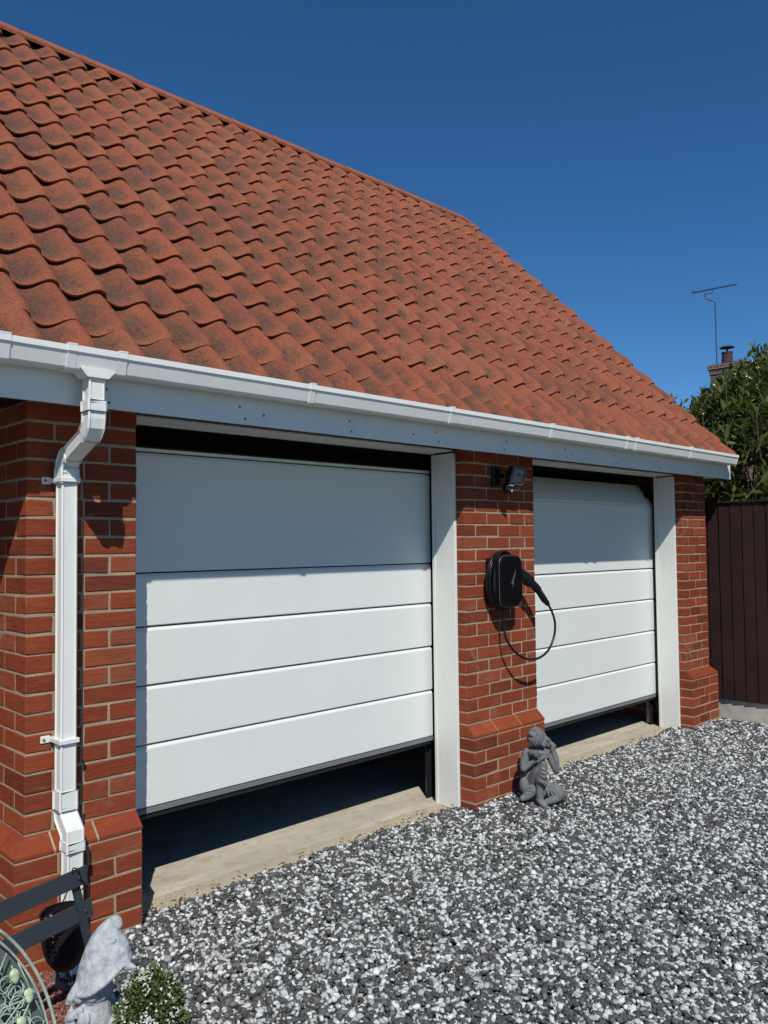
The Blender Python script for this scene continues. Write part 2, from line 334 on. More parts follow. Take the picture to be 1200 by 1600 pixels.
# ---- doors
def door(x0, x1, zs, tilt, nmore):
    D = bpy.data.objects.new('garage_door', None); COL.objects.link(D); D.parent = G
    loc = Vector(((x0+x1)/2, DY, zs[-1])); D.location = loc-ABS[G.name]; ABS[D.name] = loc
    g = .0035
    def panel(zt, zb, tf=None, faint=False):
        # profile in (y, z): shallow lip at the top catches light, dark gap between panels
        gg = .001 if faint else g
        pr = [(DY+.04, zb+gg), (DY+.004, zb+gg), (DY, zb+gg+.004), (DY, zt-.020), (DY+.0015, zt-.016), (DY+.009 if not faint else DY+.003, zt-gg-.003), (DY+.012, zt-gg), (DY+.04, zt-gg)]
        if tf: pr = [tf(p) for p in pr]
        m = MB(); m.prism(pr, 0, x0, x1); o = m.build('panel', DOORW, D); return fix(o)
    for i in range(len(zs)-1): panel(zs[i], zs[i+1], faint=False)
    ztop = zs[0]
    if tilt:
        def tf(p, a=math.radians(38)):
            y, z = p[0]-DY, p[1]-ztop; return (DY+y*math.cos(a)+z*math.sin(a), ztop+z*math.cos(a)-y*math.sin(a))
        panel(ztop+.25, ztop, tf)
    else:
        m = MB(); m.box(x0, x1, DY-.004, DY+.03, ztop+.002, ztop+.016); m.build('top_trim', DOORW, D)
        m = MB(); m.box(x0, x1, DY-.008, DY+.01, ztop+.018, ztop+.024); m.build('top_seal', BLACKR, D)
    m = MB(); m.box(x0, x1, DY-.003, DY+.04, zs[-1]-.022, zs[-1]); m.build('bottom_rail', mat('grey aluminium rail', (.16, .165, .17), .5, .5), D)
    m = MB(); m.cbox(x0+.005, x1-.005, DY+.004, DY+.035, zs[-1]-.05, zs[-1]-.023, .008); m.build('bottom_seal', BLACKR, D)
    m = MB()
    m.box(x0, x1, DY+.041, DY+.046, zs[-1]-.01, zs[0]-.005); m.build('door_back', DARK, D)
door(.40, 2.574, [.174, -.387, -.634, -.903, -1.172, -1.457], False, 0)
door(3.23, 5.452, [.049, -.498, -.762, -1.032, -1.305, -1.577], True, 0)

def frames(xa, xb, zt):
    for x in (xa, xb):
        s = 1 if x == xa else -1
        m = MB(); a, b = sorted((x+s*.001, x+s*.022)); m.cbox(a, b, .058, .214, GB-.02, .284, .002)
        a, b = sorted((x+s*.001, x+s*.027)); m.cbox(a, b, .2145, .238, GB-.02, .284, .002); m.build('jamb_lining', PVC, G)
        a, b = sorted((x-s*.0, x-s*.07)); m = MB(); m.box(a, b, .246, .262, GB, .25); m.box(a, b, DY+.05, DY+.06, GB, .25)
        m.build('door_track', BLACKR, G)
        a, b = sorted((x-s*.06, x-s*.068)); m = MB(); m.box(a, b, DY+.062, DY+.12, GB, .2); m.build('track_rail', STEEL, G)
    m = MB(); m.box(xa+.0285, xb-.0285, .060, .205, .2935, .3005); m.box(xa+.0285, xb-.0285, .2055, .238, .2885, .3000); m.build('head_lining', PVC, G)
    
frames(XL, XM0, .2); frames(XM1, XR0, .2)

# ---- eaves
GX0, GX1 = -2.6, 5.742
mb = MB(); mb.cbox(GX0, 5.846, -.232, -.214, .262, .455, .002); FA = mb.build('fascia', PVC, G)
def screw(x, z, r):
    m = MB(); m.tube([(x, -.230, z), (x, -.2345, z)], r, 10); m.build('screw', SCREW, FA)
for x in np.arange(-.4, 5.8, .62):
    for z in (.335, .285): screw(x+random.uniform(-.03, .03), z, .0055)
for x in (.94, 1.9, 3.4, 4.75): screw(x, .31, .006)
mb = MB(); mb.box(GX0, 5.846, -.2135, -.003, .301, .31); mb.build('soffit', PVC, G)
mb = MB(); mb.box(GX0, 5.846, -.0025, .25, .3015, .3095); mb.build('shadow_gap_strip', BLACKR, G)  # black strip painting in the shadow gap between soffit and head lining
# gutter: square line section
def gsec(o=0):
    return [(-.236, .452+o*0), (-.236, .388-o), (-.246, .378-o), (-.321-o, .376-o), (-.3255-o, .381-o), (-.3415-o, .4325), (-.347-o, .4345), (-.347-o, .4555+o*.6), (-.338, .4555+o*.6)]
def gutter_len(mb, xa, xb, o=0, inner=True):
    out = gsec(o); t = .003
    inn = [(-.239, .452), (-.239, .389), (-.247, .383), (-.319, .379), (-.3225, .382), (-.3385, .4335), (-.3400, .4360), (-.3385, .4525), (-.338, .4525)] if inner else None
    pts = out+inn[::-1]; n = len(pts)
    mb.prism(pts, 0, xa, xb)
mb = MB(); gutter_len(mb, GX0, -.205); gutter_len(mb, -.203, 3.99); gutter_len(mb, 3.992, GX1); GU = fix(mb.build('gutter', PVC, G))
mb = MB(); mb.prism(gsec(.002), 0, GX1, GX1+.006); fix(mb.build('end_cap', PVC, GU))
def bracket(x, w=.028):
    m = MB(); o = .004; gutter_len(m, x-w/2, x+w/2, o); m.box(x-w/2, x+w/2, -.352, -.330, .4575, .4625); return m
for x in (-.208, 1.134, 2.089, 3.022, 3.93, 4.05, 4.891): fix(bracket(x, .030 if x > 0 else .05).build('bracket', PVC, GU))
for x in (.030, .222): fix(bracket(x, .034).build('outlet_clip', PVC, GU))
m = MB(); gutter_len(m, .048, .204, .003)
m.prism([(.060, .382), (.195, .382), (.168, .352), (.087, .352)], 1, -.345+.004, -.262); fix(m.build('outlet', PVC, GU))

# ---- downpipe
DP = bpy.data.objects.new('downpipe', None); COL.objects.link(DP); DP.parent = G; ABS[DP.name] = Vector((.125, -.07, GB)); DP.location = ABS[DP.name]-ABS[G.name]
PXC = .1275; H = .0325
def pipe(path, h=H, name='pipe', c=.006):
    """square tube following (y, z) points in the plane of the wall"""
    m = MB(); rings = []
    n = len(path)
    for i, (y, z) in enumerate(path):
        a = Vector(path[max(0, i-1)]); b = Vector(path[min(n-1, i+1)]); p = Vector((y, z))
        d1 = (p-a).normalized() if i else (b-p).normalized(); d2 = (b-p).normalized() if i < n-1 else d1
        t = (d1+d2).normalized(); nn = Vector((-t.y, t.x)); k = h/max(.5, abs(nn.dot(Vector((-d1.y, d1.x)))))
        ring = []
        for sx, sn in ((-1, -1), (-1, 1), (1, 1), (1, -1)):
            for e in ((0, 1), (1, 0)) if sx*sn > 0 else ((1, 0), (0, 1)):
                ring.append((PXC+sx*(h-c*e[0]), p.x+nn.x*sn*(k-c*e[1]), p.y+nn.y*sn*(k-c*e[1])))
        rings.append(ring)
    vs = [v for r in rings for v in r]; q = 8
    fs = [(i*q+k, i*q+(k+1) % q, (i+1)*q+(k+1) % q, (i+1)*q+k) for i in range(n-1) for k in range(q)]+[tuple(range(q)), tuple(range((n-1)*q, n*q))]
    m.add(vs, fs); return fix(m.build(name, PVC, DP))
YT, YW, YB = -.303, -.068, -.128
pipe([(YT, .355), (YT, .262)], H-.001)
pipe([(YT, .262), (YT, .205), (YT+.005, .180), (YT+.022, .160), (YT+.040, .146)], H+.002, 'elbow')
pipe([(YT+.040, .147), (YW-.040, .088)], H-.001, 'offset_pipe')
pipe([(YT, .272), (YT, .232)], H+.0045, 'collar')
pipe([(YW-.040, .088), (YW-.02, .077), (YW-.004, .058), (YW, .038), (YW, .02)], H+.002, 'elbow')
pipe([(YW, .038), (YW, -.02)], H+.0045, 'collar')
pipe([(YW, .03), (YW, -1.22)], H-.001)
pipe([(YW, -1.19), (YW, -1.262)], H+.0045, 'collar')
pipe([(YW, -1.255), (YW-.006, -1.285), (YB-.004, -1.335), (YB-.006, -1.37), (YB-.006, -1.39)], H+.002, 'elbow')
pipe([(YB-.006, -1.385), (YB-.006, GB-.005)], H-.001)
pipe([(YB-.006, GB+.05), (YB-.045, GB+.004)], H-.003, 'shoe')
pipe([(YB-.006, -1.365), (YB-.006, -1.40)], H+.0045, 'collar')
for z in (-.006, -1.002):
    m = MB(); h = H+.0062
    m.cbox(PXC-h, PXC+h, YW-h, -.002, z-.009, z+.009, .002)
    m.cbox(PXC-h-.032, PXC-h+.004, -.006, -.0005, z-.014, z+.014, .002); m.cbox(PXC+h-.004, PXC+h+.032, -.006, -.0005, z-.014, z+.014, .002)
    o = m.build('pipe_clip', PVC, DP)
    
    for sg in (-1, 1): m = MB(); m.tube([(PXC+sg*(h+.02), -.005, z), (PXC+sg*(h+.02), -.010, z)], .0055, 8); m.build('screw', SCREW, DP)
for y, z in ((YT, .2305), (YW, -1.2640)):
    m = MB(); h = H+.0030; m.box(PXC-h, PXC+h, y-h, y+h, z-.0012, z+.0012); m.build('joint_line', PVCD, DP)

# ---- roof
RY, RZ = 2.70, .648; P0, DPY = -.101, .2024; PIT = .197; XV = 5.84
ROOF = MB(); uvs = []
ctrl = [(-.14, .30), (-.05, .34), (0, .36), (.08, .26), (.16, .10), (.24, .02), (.32, 0), (.40, .06), (.48, .20), (.56, .42), (.64, .66), (.72, .87), (.80, .98), (.86, 1.0), (.92, .93), (.96, .83), (1.0, .70)]
cu = np.array([c[0] for c in ctrl]); ch = np.array([c[1] for c in ctrl])
us = np.array([-.14, 0, .1, .2, .3, .4, .5, .58, .66, .73, .80, .86, .91, .96, 1.0])
def smooth_h(u):                                         # smoothed profile height
    return float(np.mean(np.interp(np.clip([u-.03, u-.015, u, u+.015, u+.03], -.14, 1.0), cu, ch)))
hs = [smooth_h(u)*.060 for u in us]
NV = Vector((0, -.70711, .70711)); SV = Vector((0, .70711, .70711))
LIFT = .034
def add_tile(xo, y0, lo, hi, side=1):
    """one pantile; lo..hi is the stretch up the slope from the course line"""
    rx, rs = random.gauss(0, .003), random.gauss(0, .006); rn = abs(random.gauss(0, .002)); tw = random.gauss(0, .012); tone = random.random()
    ss = [lo, lo+.008, lo+.02, lo+.036, lo+.055, lo+(hi-lo)*.4, lo+(hi-lo)*.7, hi]; vs = []; uv = []
    for s in ss:
        for u, h in zip(us, hs):
            q = max(0, 1-(s-lo)/.055); q2 = q*q; nose = -.009*q2+(.004 if y0 < -.2 else 0)
            n = h*(1-.16*q2)+LIFT*(1-s/.286)+rn+tw*(u-.5)*.5+nose
            x = xo+(u-.30)*PIT+rx; p = Vector((x, y0, y0+RZ))+SV*(s+rs)+NV*n
            vs.append(p); uv.append((u, (s-lo)/(hi-lo)))
    nu = len(us); k0 = len(vs)
    for u, h in zip(us, hs):                              # front edge, 13 mm thick
        p = vs[list(us).index(u)]-NV*.011+SV*.003; vs.append(p); uv.append((u, 0))
    for i, s in enumerate(ss): vs.append(vs[i*nu+nu-1]-NV*.012); uv.append((1, 0))
    fs = [(i*nu+k, i*nu+k+1, (i+1)*nu+k+1, (i+1)*nu+k) for i in range(len(ss)-1) for k in range(nu-1)]
    fs += [(k0+k, k0+k+1, k+1, k) for k in range(nu-1)]
    k1 = k0+nu; fs += [(i*nu+nu-1, k1+i, k1+i+1, (i+1)*nu+nu-1) for i in range(len(ss)-1)]
    if side < 0: vs = [Vector((v.x, 2*RY-v.y, v.z)) for v in vs]; fs = [f[::-1] for f in fs]
    ROOF.add(vs, fs, 0, tone); uvs.extend(uv)
ncol0, ncol1 = -12, 30
for side in (1, -1):
    for k in range(-1, 14):
        y0 = P0+DPY*k; lo, hi = 0, .325
        if k == -1: y0 = -.238; hi = .325; 
        if k == 13: hi = (RY-.03-y0)*1.4142
        for c in range(ncol0, ncol1):
            xo = .012+c*PIT
            if xo+.7*PIT > XV+.06: continue
            add_tile(xo, y0, lo, hi, side)
RF = ROOF.build('roof', TILE, G)
RF.data.polygons.foreach_set('use_smooth', [True]*len(RF.data.polygons))
ul = RF.data.uv_layers.new(name='UVMap'); li = np.empty(len(RF.data.loops), dtype=np.int32); RF.data.loops.foreach_get('vertex_index', li)
ul.data.foreach_set('uv', np.array(uvs, dtype=np.float32)[li].ravel())
md = RF.modifiers.new('edge', 'EDGE_SPLIT'); md.split_angle = math.radians(50)
m = MB()                                                   # felt deck under the tiles
for sgn in (1, -1):
    f = lambda y: y if sgn > 0 else 2*RY-y
    m.add([(-2.6, f(-.235), .40), (XV, f(-.235), .40), (XV, f(RY), RY+RZ-.02), (-2.6, f(RY), RY+RZ-.02)], [(0, 1, 2, 3)])
m.build('roof_deck', BLACKR, RF)
m = MB()
for x in (XV-.035, ):
    for sgn in (1, -1):
        f = lambda y: y if sgn > 0 else 2*RY-y
        poly = [(f(-.23), .28), (f(-.23), .41), (f(RY), RY+RZ-.005), (f(RY), RY+RZ-.19), (f(0), .36), (f(0), .28)]
        m.prism(poly, 0, x+.0125, x+.034)
fix(m.build('barge_board', PVC, G))
# ridge tiles
RTM = MB(); x = -2.6; ridge_uv = []
RT = bpy.data.objects.new('ridge', None); COL.objects.link(RT); RT.parent = G; ABS[RT.name] = Vector((2.9, RY, 3.4)); RT.location = ABS[RT.name]-ABS[G.name]
while x < XV-.01:
    L = min(.44, XV-x+.01); m = MB(); r = .118; dz = random.gauss(0, .003); tone = random.random()
    zt = RY+RZ+.092+dz; lg = random.uniform(.088, .094); th = .022
    prof = [(RY-lg, zt-lg), (RY-.02, zt-.018), (RY, zt-.012), (RY+.02, zt-.018), (RY+lg, zt-lg)]; inn = [(p[0]*1.0, p[1]) for p in prof]
    prof = [(p[0]-(.004 if i == 0 else -.004 if i == 4 else 0), p[1]+th) for i, p in enumerate(prof)]
    m.prism(prof+inn[::-1], 0, x+.004, x+L-.004, 0, tone)
    o = fix(m.build('ridge_tile', TILE, RT)); x += L
m = MB(); m.tube([(-2.6, RY, 3.315), (XV-.02, RY, 3.315)], .06, 10); m.build('ridge_void_shade', BLACKR, RT)  # black core, coloured as the shaded void under the ridge caps

# ================================================================ things on the middle pier
# wall charger with its coiled cable
C0 = Vector((2.865, -.07, -.50))
CH = empty('wall_charger', (2.865, 0, -.50), 'black wall charger with bolt mark on the middle brick pier', 'charger')
m = MB(); m.prism([(p[0], p[1]) for p in rounded(2.765, 2.965, -.645, -.355, .03)], 1, -.060, -.004); fix(m.build('back_plate', CABLE, CH))
def body():
    bm = bmesh.new(); rings = []
    for y, ins in ((-.061, .0), (-.112, .0), (-.124, .004), (-.130, .012)):
        rings.append([bm.verts.new((p[0], y, p[1])) for p in rounded(2.752+ins, 2.978-ins, -.660+ins, -.340-ins, .058-ins*.6, 8)])
    for a, b in zip(rings[:-1], rings[1:]):
        for i in range(len(a)): bm.faces.new((a[i], a[(i+1) % len(a)], b[(i+1) % len(a)], b[i]))
    bm.faces.new(rings[-1]); bm.faces.new(rings[0][::-1])
    mb = MB(); bm.verts.index_update(); mb.add([v.co.copy() for v in bm.verts], [[v.index for v in f.verts] for f in bm.faces]); bm.free(); return mb
B = fix(body().build('body', GLOSS, CH))
m = MB(); out = rounded(2.754, 2.976, -.658, -.342, .057, 8)
m.tube([(p[0], -.118, p[1]) for p in out], .0018, 6, closed=True); m.build('trim_ring', mat('dim trim', (.10, .095, .09), .4), B)
m = MB()                                                  # lightning mark
m.prism([(2.857, -.516), (2.903, -.430), (2.888, -.478), (2.874, -.500), (2.868, -.513)], 1, -.1312, -.1300)
m.prism([(2.862, -.542), (2.884, -.508), (2.878, -.505), (2.884, -.495), (2.869, -.519), (2.876, -.518)], 1, -.1314, -.1302); fix(m.build('bolt_mark', MARK, B))
m = MB()
for k, (rx, rz, y, dx) in enumerate(((.118, .168, -.030, -.012), (.130, .178, -.045, -.016), (.136, .170, -.062, -.020), (.124, .182, -.078, -.010), (.140, .178, -.050, -.022), (.117, .160, -.088, -.012))):
    pts = [(2.872+dx+rx*.93*math.cos(a), y+.004*math.sin(a*3+k), -.500+rz*math.sin(a)*(1 if math.sin(a) > 0 else .96)) for a in np.linspace(0, 2*math.pi, 40, endpoint=False)]
    m.tube([(p[0], p[1], p[2]) for p in pts], .0085, 8, closed=True)
m.build('coiled_cable', CABLE, CH, smooth=True)
m = MB()
loop = [(2.846, -.07, -.655), (2.845, -.075, -.76), (2.852, -.085, -.85), (2.905, -.105, -.93), (2.99, -.125, -.985), (3.10, -.14, -.995), (3.20, -.15, -.955), (3.268, -.15, -.875), (3.285, -.15, -.79), (3.262, -.145, -.715), (3.222, -.14, -.655)]
m.tube(bez(loop, 8), .0075, 8); m.build('charging_cable', CABLE, CH, smooth=True)
PL = MB()
PL.cbox(2.972, 3.03, -.115, -.045, -.520, -.440, .012)
PL.tube(bez([(3.000, -.085, -.462), (3.045, -.10, -.492), (3.075, -.112, -.515)], 4), [.040, .041, .041, .041, .040, .038, .037, .036, .034], 12)
PL.tube(bez([(3.068, -.108, -.512), (3.105, -.118, -.535), (3.145, -.128, -.575), (3.185, -.135, -.625), (3.212, -.139, -.650)], 4), [.031]*3+[.026]*5+[.0215]*6+[.019, .018, .019], 12)
PL.tube([(3.204, -.138, -.640), (3.226, -.140, -.664)], .0145, 10)
PL.cbox(3.062, 3.088, -.135, -.085, -.512, -.478, .006)
PL.build('charging_plug', CABLE, CH, smooth=False)
m = MB(); m.tube(bez([(3.085, -.134, -.522), (3.125, -.145, -.552), (3.165, -.150, -.598)], 4), .0035, 6); m.build('plug_stripe', MARK, CH)

# floodlight with its sensor
FL = empty('floodlight', (2.90, 0, .14), 'black security floodlight with motion sensor, high on the middle pier under the soffit', 'floodlight')
m = MB(); m.cbox(2.835, 2.905, -.022, -.001, .085, .215, .006); m.tube([(2.87, -.02, .165), (2.875, -.07, .150)], .014, 10); fix(m.build('wall_bracket', CABLE, FL))
rot = Matrix.Rotation(math.radians(-4), 4, 'Z') @ Matrix.Rotation(math.radians(22), 4, 'X')
def rb(mb, cx, x0, x1, y0, y1, z0, z1, c=.004):
    t = MB(); t.cbox(x0, x1, y0, y1, z0, z1, c); mb.add([Vector(cx)+rot @ Vector(v) for v in t.v], t.f)
FC = (2.945, -.112, .158)
m = MB(); rb(m, FC, -.062, .062, -.018, .022, -.056, .056, .006)
for i in range(5): rb(m, FC, -.05+i*.022, -.044+i*.022, .018, .036, -.038, .038, .001)
HD = m.build('lamp_head', CABLE, FL)
m = MB()
for a in ((-.064, .064, -.026, -.0185, .050, .058), (-.064, .064, -.026, -.0185, -.058, -.050), (-.066, -.057, -.026, -.0185, -.050, .050), (.057, .066, -.026, -.0185, -.050, .050)): rb(m, FC, *a, .0015)
m.build('front_frame', mat('worn grey frame', (.10, .10, .10), .5), HD)
m = MB(); rb(m, FC, -.048, .048, -.0215, -.0185, -.045, .045, .001); m.build('reflector_glass', mat('reflector', (.17, .20, .20), .25, .5, bump=.6, bscale=120, bdist=.004), HD)
m = MB()
for x in (-.013, .001, .013): rb(m, FC, x-.004, x+.004, -.0235, -.0217, .002, .016, .0008)
m.build('light_chip', BLACKR, HD)
m = MB(); m.ell((2.885, -.085, .078), (.026, .028, .034), seg=16, rings=10); m.ell((2.893, -.102, .060), (.017, .017, .017)); SN = m.build('motion_sensor', CABLE, FL, smooth=True)
m = MB(); m.ell((2.897, -.110, .057), (.013, .012, .010)); m.cbox(2.878, 2.912, -.122, -.085, .086, .092, .002); m.build('sensor_lens', mat('sensor lens', (.42, .38, .35), .4), SN)

# ================================================================ sculpted figures
def figure(name, base, scale, cx, cy, parts, material, voxel, label, cat, smooth_it=3, sv=1.0):
    """parts in sketch units: x right, y down, z toward the viewer; turned to face the viewer's side and fused to one surface"""
    right = Vector((.718, -.696, 0)).normalized(); toward = Vector((-.696, -.718, 0)).normalized(); up = Vector((0, 0, 1))
    R = Matrix((right, toward*-1, up)).transposed().to_3x3()       # local x=right, y=away, z=up
    def P(p): return Vector(base)+R @ Vector(((p[0]-cx)/scale, -p[2]/scale, (cy-p[1])/scale*sv))
    mb = MB()
    for q in parts:
        if q[0] == 'e':
            _, c, r, ang = q; rr = Vector((r[0], r[2], r[1]))/scale
            mb.ell(P(c), rr, rot=R @ Matrix.Rotation(math.radians(-ang), 3, 'Y'), seg=24, rings=16)
        elif q[0] == 't':
            _, pts, rs = q; n = 5; pp = bez([P(p) for p in pts], n); k = len(pts)
            rad = [float(np.interp(i/(len(pp)-1)*(k-1), range(k), rs))/scale for i in range(len(pp))]
            mb.tube(pp, rad, 14); mb.ell(pp[0], rad[0]); mb.ell(pp[-1], rad[-1])
        elif q[0] == 'loft':
            rings = []
            for c, rx, rz, ry, ang in q[1]:                        # centre, half width, depth, dome, tilt
                ring = []; Rt = Matrix.Rotation(math.radians(ang), 3, 'Y')
                for k in range(28):
                    a = 2*math.pi*k/28; v = Rt @ Vector((math.cos(a)*rx/scale, math.sin(a)*rz/scale, 0)); ring.append(P(c)+R @ v)
                rings.append(ring)
            n = 28; vs = [v for r in rings for v in r]
            mb.add(vs, [(i*n+k, i*n+(k+1) % n, (i+1)*n+(k+1) % n, (i+1)*n+k) for i in range(len(rings)-1) for k in range(n)]+[tuple(range(n))[::-1], tuple(range((len(rings)-1)*n, len(rings)*n))])
    o = fix(mb.build(name, material, origin=base, smooth=True)); tag(o, label, cat)
    r = o.modifiers.new('remesh', 'REMESH'); r.mode = 'VOXEL'; r.voxel_size = voxel; r.use_smooth_shade = True
    s = o.modifiers.new('smooth', 'SMOOTH'); s.iterations = smooth_it; s.factor = .5
    return o
parts = [
    ('e', (470, 740, -70), (140, 240, 105), 8),                    # back and torso
    ('e', (470, 1050, -60), (170, 200, 130), 0),
    ('e', (505, 345, 55), (156, 156, 156), 0), ('e', (580, 400, 80), (118, 105, 110), -20),     # head bowed to the right
    ('e', (412, 272, 138), (62, 50, 58), -20), ('t', [(640, 350, 140), (690, 400, 120), (672, 455, 110)], [48, 38, 46]), ('e', (700, 395, 135), (22, 16, 20), 30),
    ('e', (590, 440, 175), (22, 50, 16), 10),                      # ear
    ('t', [(520, 500, 0), (560, 440, 30)], [90, 85]),
    ('t', [(345, 600, 10), (285, 740, 40), (270, 850, 70)], [75, 68, 58]),      # near upper arm
    ('t', [(270, 850, 70), (370, 790, 60), (470, 700, 120)], [58, 48, 40]), ('t', [(400, 590, 90), (450, 570, 170), (520, 550, 225)], [56, 50, 42]),
    ('t', [(470, 600, 190), (560, 560, 235), (650, 575, 215)], [44, 40, 34]),    # hand laid over the knee
    ('t', [(650, 615, 215), (560, 625, 255), (480, 700, 235)], [34, 32, 26]),
    ('t', [(620, 560, 60), (720, 640, 90), (800, 890, 110)], [70, 62, 52]),      # raised arm
    ('t', [(800, 880, 115), (790, 700, 135), (745, 510, 130)], [54, 58, 44]), ('t', [(745, 510, 130), (770, 470, 130), (715, 400, 125)], [46, 36, 18]), ('t', [(650, 600, 150), (720, 740, 140), (800, 890, 115)], [42, 46, 46]),
    ('t', [(420, 1100, -30), (500, 880, 110), (572, 740, 200)], [100, 92, 66]),    # raised thigh and knee
    ('t', [(572, 740, 200), (565, 900, 190), (540, 1010, 165)], [68, 76, 88]),
    ('t', [(530, 1000, 135), (520, 1150, 130), (525, 1330, 130)], [78, 62, 60]), ('t', [(520, 1340, 120), (560, 1400, 190), (600, 1425, 240)], [66, 56, 38]),
    ('t', [(500, 1300, -60), (700, 1210, 20), (900, 1260, 60)], [120, 120, 92]), ('e', (830, 1290, 60), (170, 100, 110), 8),
    ('t', [(880, 1270, 70), (760, 1330, 120), (640, 1370, 150)], [90, 75, 55]),
    ('t', [(430, 1200, 20), (330, 1290, 60), (240, 1330, 90)], [105, 75, 48]), ('e', (330, 1180, -40), (110, 180, 90), 15),
]
for i, (y, w) in enumerate(((800, 62), (860, 70), (925, 74), (1010, 96))):           # cloth folds hanging from the knee
    parts.append(('t', [(572-w, y-60, 205), (572-w*.5, y+5, 258), (572+w*.3, y+18, 262), (572+w*.95, y-50, 215)], [10, 15, 15, 10]))
for i in range(6): parts.append(('t', [(610+i*62, 1130+i*10, 60+i*8), (650+i*60, 1230+i*8, 165), (700+i*50, 1340, 160)], [12, 14, 10]))
for i in range(3): parts.append(('t', [(250+i*40, 1270-i*40, 90), (320+i*25, 1240-i*40, 120), (400, 1250-i*60, 110)], [10, 13, 9]))
hc = Vector((505, 345, 55)); hr = 158; bun = Vector((-.62, -.50, .61)).normalized(); b1 = bun.orthogonal().normalized(); b2 = bun.cross(b1)
for i in range(24):                                                                      # combed hair ridges round the bun
    f = 2*math.pi*i/24; pts = []
    for th in (30, 42, 54, 66, 78):
        v = bun*math.cos(math.radians(th))+(b1*math.cos(f)+b2*math.sin(f))*math.sin(math.radians(th))
        if v.x > .80 and v.y > -.2: continue
        pts.append(tuple(hc+v*162))
    if len(pts) > 2: parts.append(('t', pts, [8.5]*len(pts)))
for i in range(4): parts.append(('t', [(715+i*20, 540-i*8, 165), (725+i*14, 470-i*6, 172), (712+i*8, 425+i*8, 160)], [13, 11, 9]))
figure('seated_statue', (2.935, -.262, -1.835), 2760, 560, 1450, parts, STATUE, .0026, 'dark grey stone seated figure resting its head on a raised knee, before the middle pier', 'statue', smooth_it=0)

gp = [
    ('loft', [((532, 612, -10), 268, 190, 0, -31), ((531, 590, -12), 262, 186, 0, -30), ((538, 520, -18), 226, 172, 0, -25), ((545, 430, -25), 196, 158, 0, -18),
              ((550, 350, -30), 158, 136, 0, -12), ((553, 290, -36), 122, 112, 0, -6), ((578, 230, -42), 90, 86, 0, 4), ((612, 180, -46), 58, 56, 0, 16), ((634, 150, -46), 30, 30, 0, 22)]),
    ('e', (628, 195, -35), (52, 62, 52), 14), ('t', [(560, 290, 60), (600, 305, 70), (645, 290, 55)], [14, 18, 14]),
    ('t', [(395, 655, 60), (345, 705, 85), (312, 745, 95)], [62, 44, 24]), ('t', [(700, 470, 30), (745, 500, 35), (792, 512, 35)], [56, 36, 16]),
    ('t', [(395, 668, 135), (480, 645, 175), (580, 590, 175), (690, 500, 120)], [20, 22, 22, 18]),
    ('e', (510, 700, -10), (112, 95, 95), 0), ('e', (402, 705, 125), (36, 32, 34), 0), ('t', [(430, 690, 60), (480, 730, 90), (560, 720, 60)], [30, 42, 30]), ('e', (490, 690, 110), (60, 45, 45), 0), ('e', (330, 740, 60), (40, 50, 50), 0),
    ('t', [(470, 640, 0), (465, 900, 0), (470, 1200, 0)], [95, 145, 165]), ('e', (470, 1210, 0), (185, 110, 165), 0),
    ('t', [(420, 790, 110), (360, 830, 140), (330, 850, 140)], [26, 34, 24]), ('t', [(420, 800, 120), (440, 860, 150), (440, 915, 150)], [26, 38, 24]), ('e', (415, 790, 135), (30, 26, 26), 0),
    ('t', [(340, 800, 110), (320, 870, 130), (370, 880, 145)], [20, 22, 16]), ('t', [(470, 820, 130), (475, 870, 150), (450, 905, 150)], [18, 20, 16]),
    ('t', [(330, 1000, 90), (440, 985, 160), (580, 1000, 110)], [16, 20, 16]), ('t', [(320, 960, 20), (280, 1080, 60), (380, 1130, 130)], [50, 46, 36]), ('t', [(620, 960, 0), (640, 1080, 60), (520, 1130, 140)], [50, 46, 36]),
]
figure('garden_gnome', (-.037, -.705, -1.865), 2480, 500, 1305, gp, GNOME, .0028, 'pale grey stone gnome in a huge drooping hat, in front of the downpipe', 'garden gnome', smooth_it=1, sv=.95)

# ================================================================ foliage helpers
def leaf_mesh(name, P, D, N, L, Wd, tone, material, parent=None, origin=None, fold=.18, curl=.15):
    """many leaves at once: P bases, D directions, N normals, L lengths, Wd widths"""
    P, D, N = map(np.asarray, (P, D, N)); n = len(P); D = D/np.linalg.norm(D, axis=1)[:, None]; Sd = np.cross(D, N); Sd /= np.linalg.norm(Sd, axis=1)[:, None]; N = np.cross(Sd, D)
    prof = [(0, 0, 0), (.35, -.5, 1), (.35, 0, 0), (.35, .5, 1), (.72, -.36, 1), (.72, 0, 0), (.72, .36, 1), (1, 0, 0)]
    V = np.empty((n, 8, 3)); L = np.asarray(L)[:, None]; Wd = np.asarray(Wd)[:, None]
    for i, (a, b, c) in enumerate(prof): V[:, i] = P+D*L*a+Sd*Wd*b+N*(Wd*fold*c-L*curl*a*a)
    fq = np.array([(0, 1, 2, 2), (0, 2, 3, 3), (1, 4, 5, 2), (2, 5, 6, 3), (4, 7, 5, 5), (5, 7, 6, 6)]); faces = []; counts = []
    idx = (np.arange(n)*8)[:, None]
    tri = np.array([[0, 1, 2], [0, 2, 3], [4, 7, 5], [5, 7, 6]]); quad = np.array([[1, 4, 5, 2], [2, 5, 6, 3]])
    T = (tri.ravel()[None]+idx).reshape(-1, 3); Q = (quad.ravel()[None]+idx).reshape(-1, 4)
    return raw_mesh(name, V.reshape(-1, 3), T, Q, np.repeat(tone, 8), material, parent, origin, True)
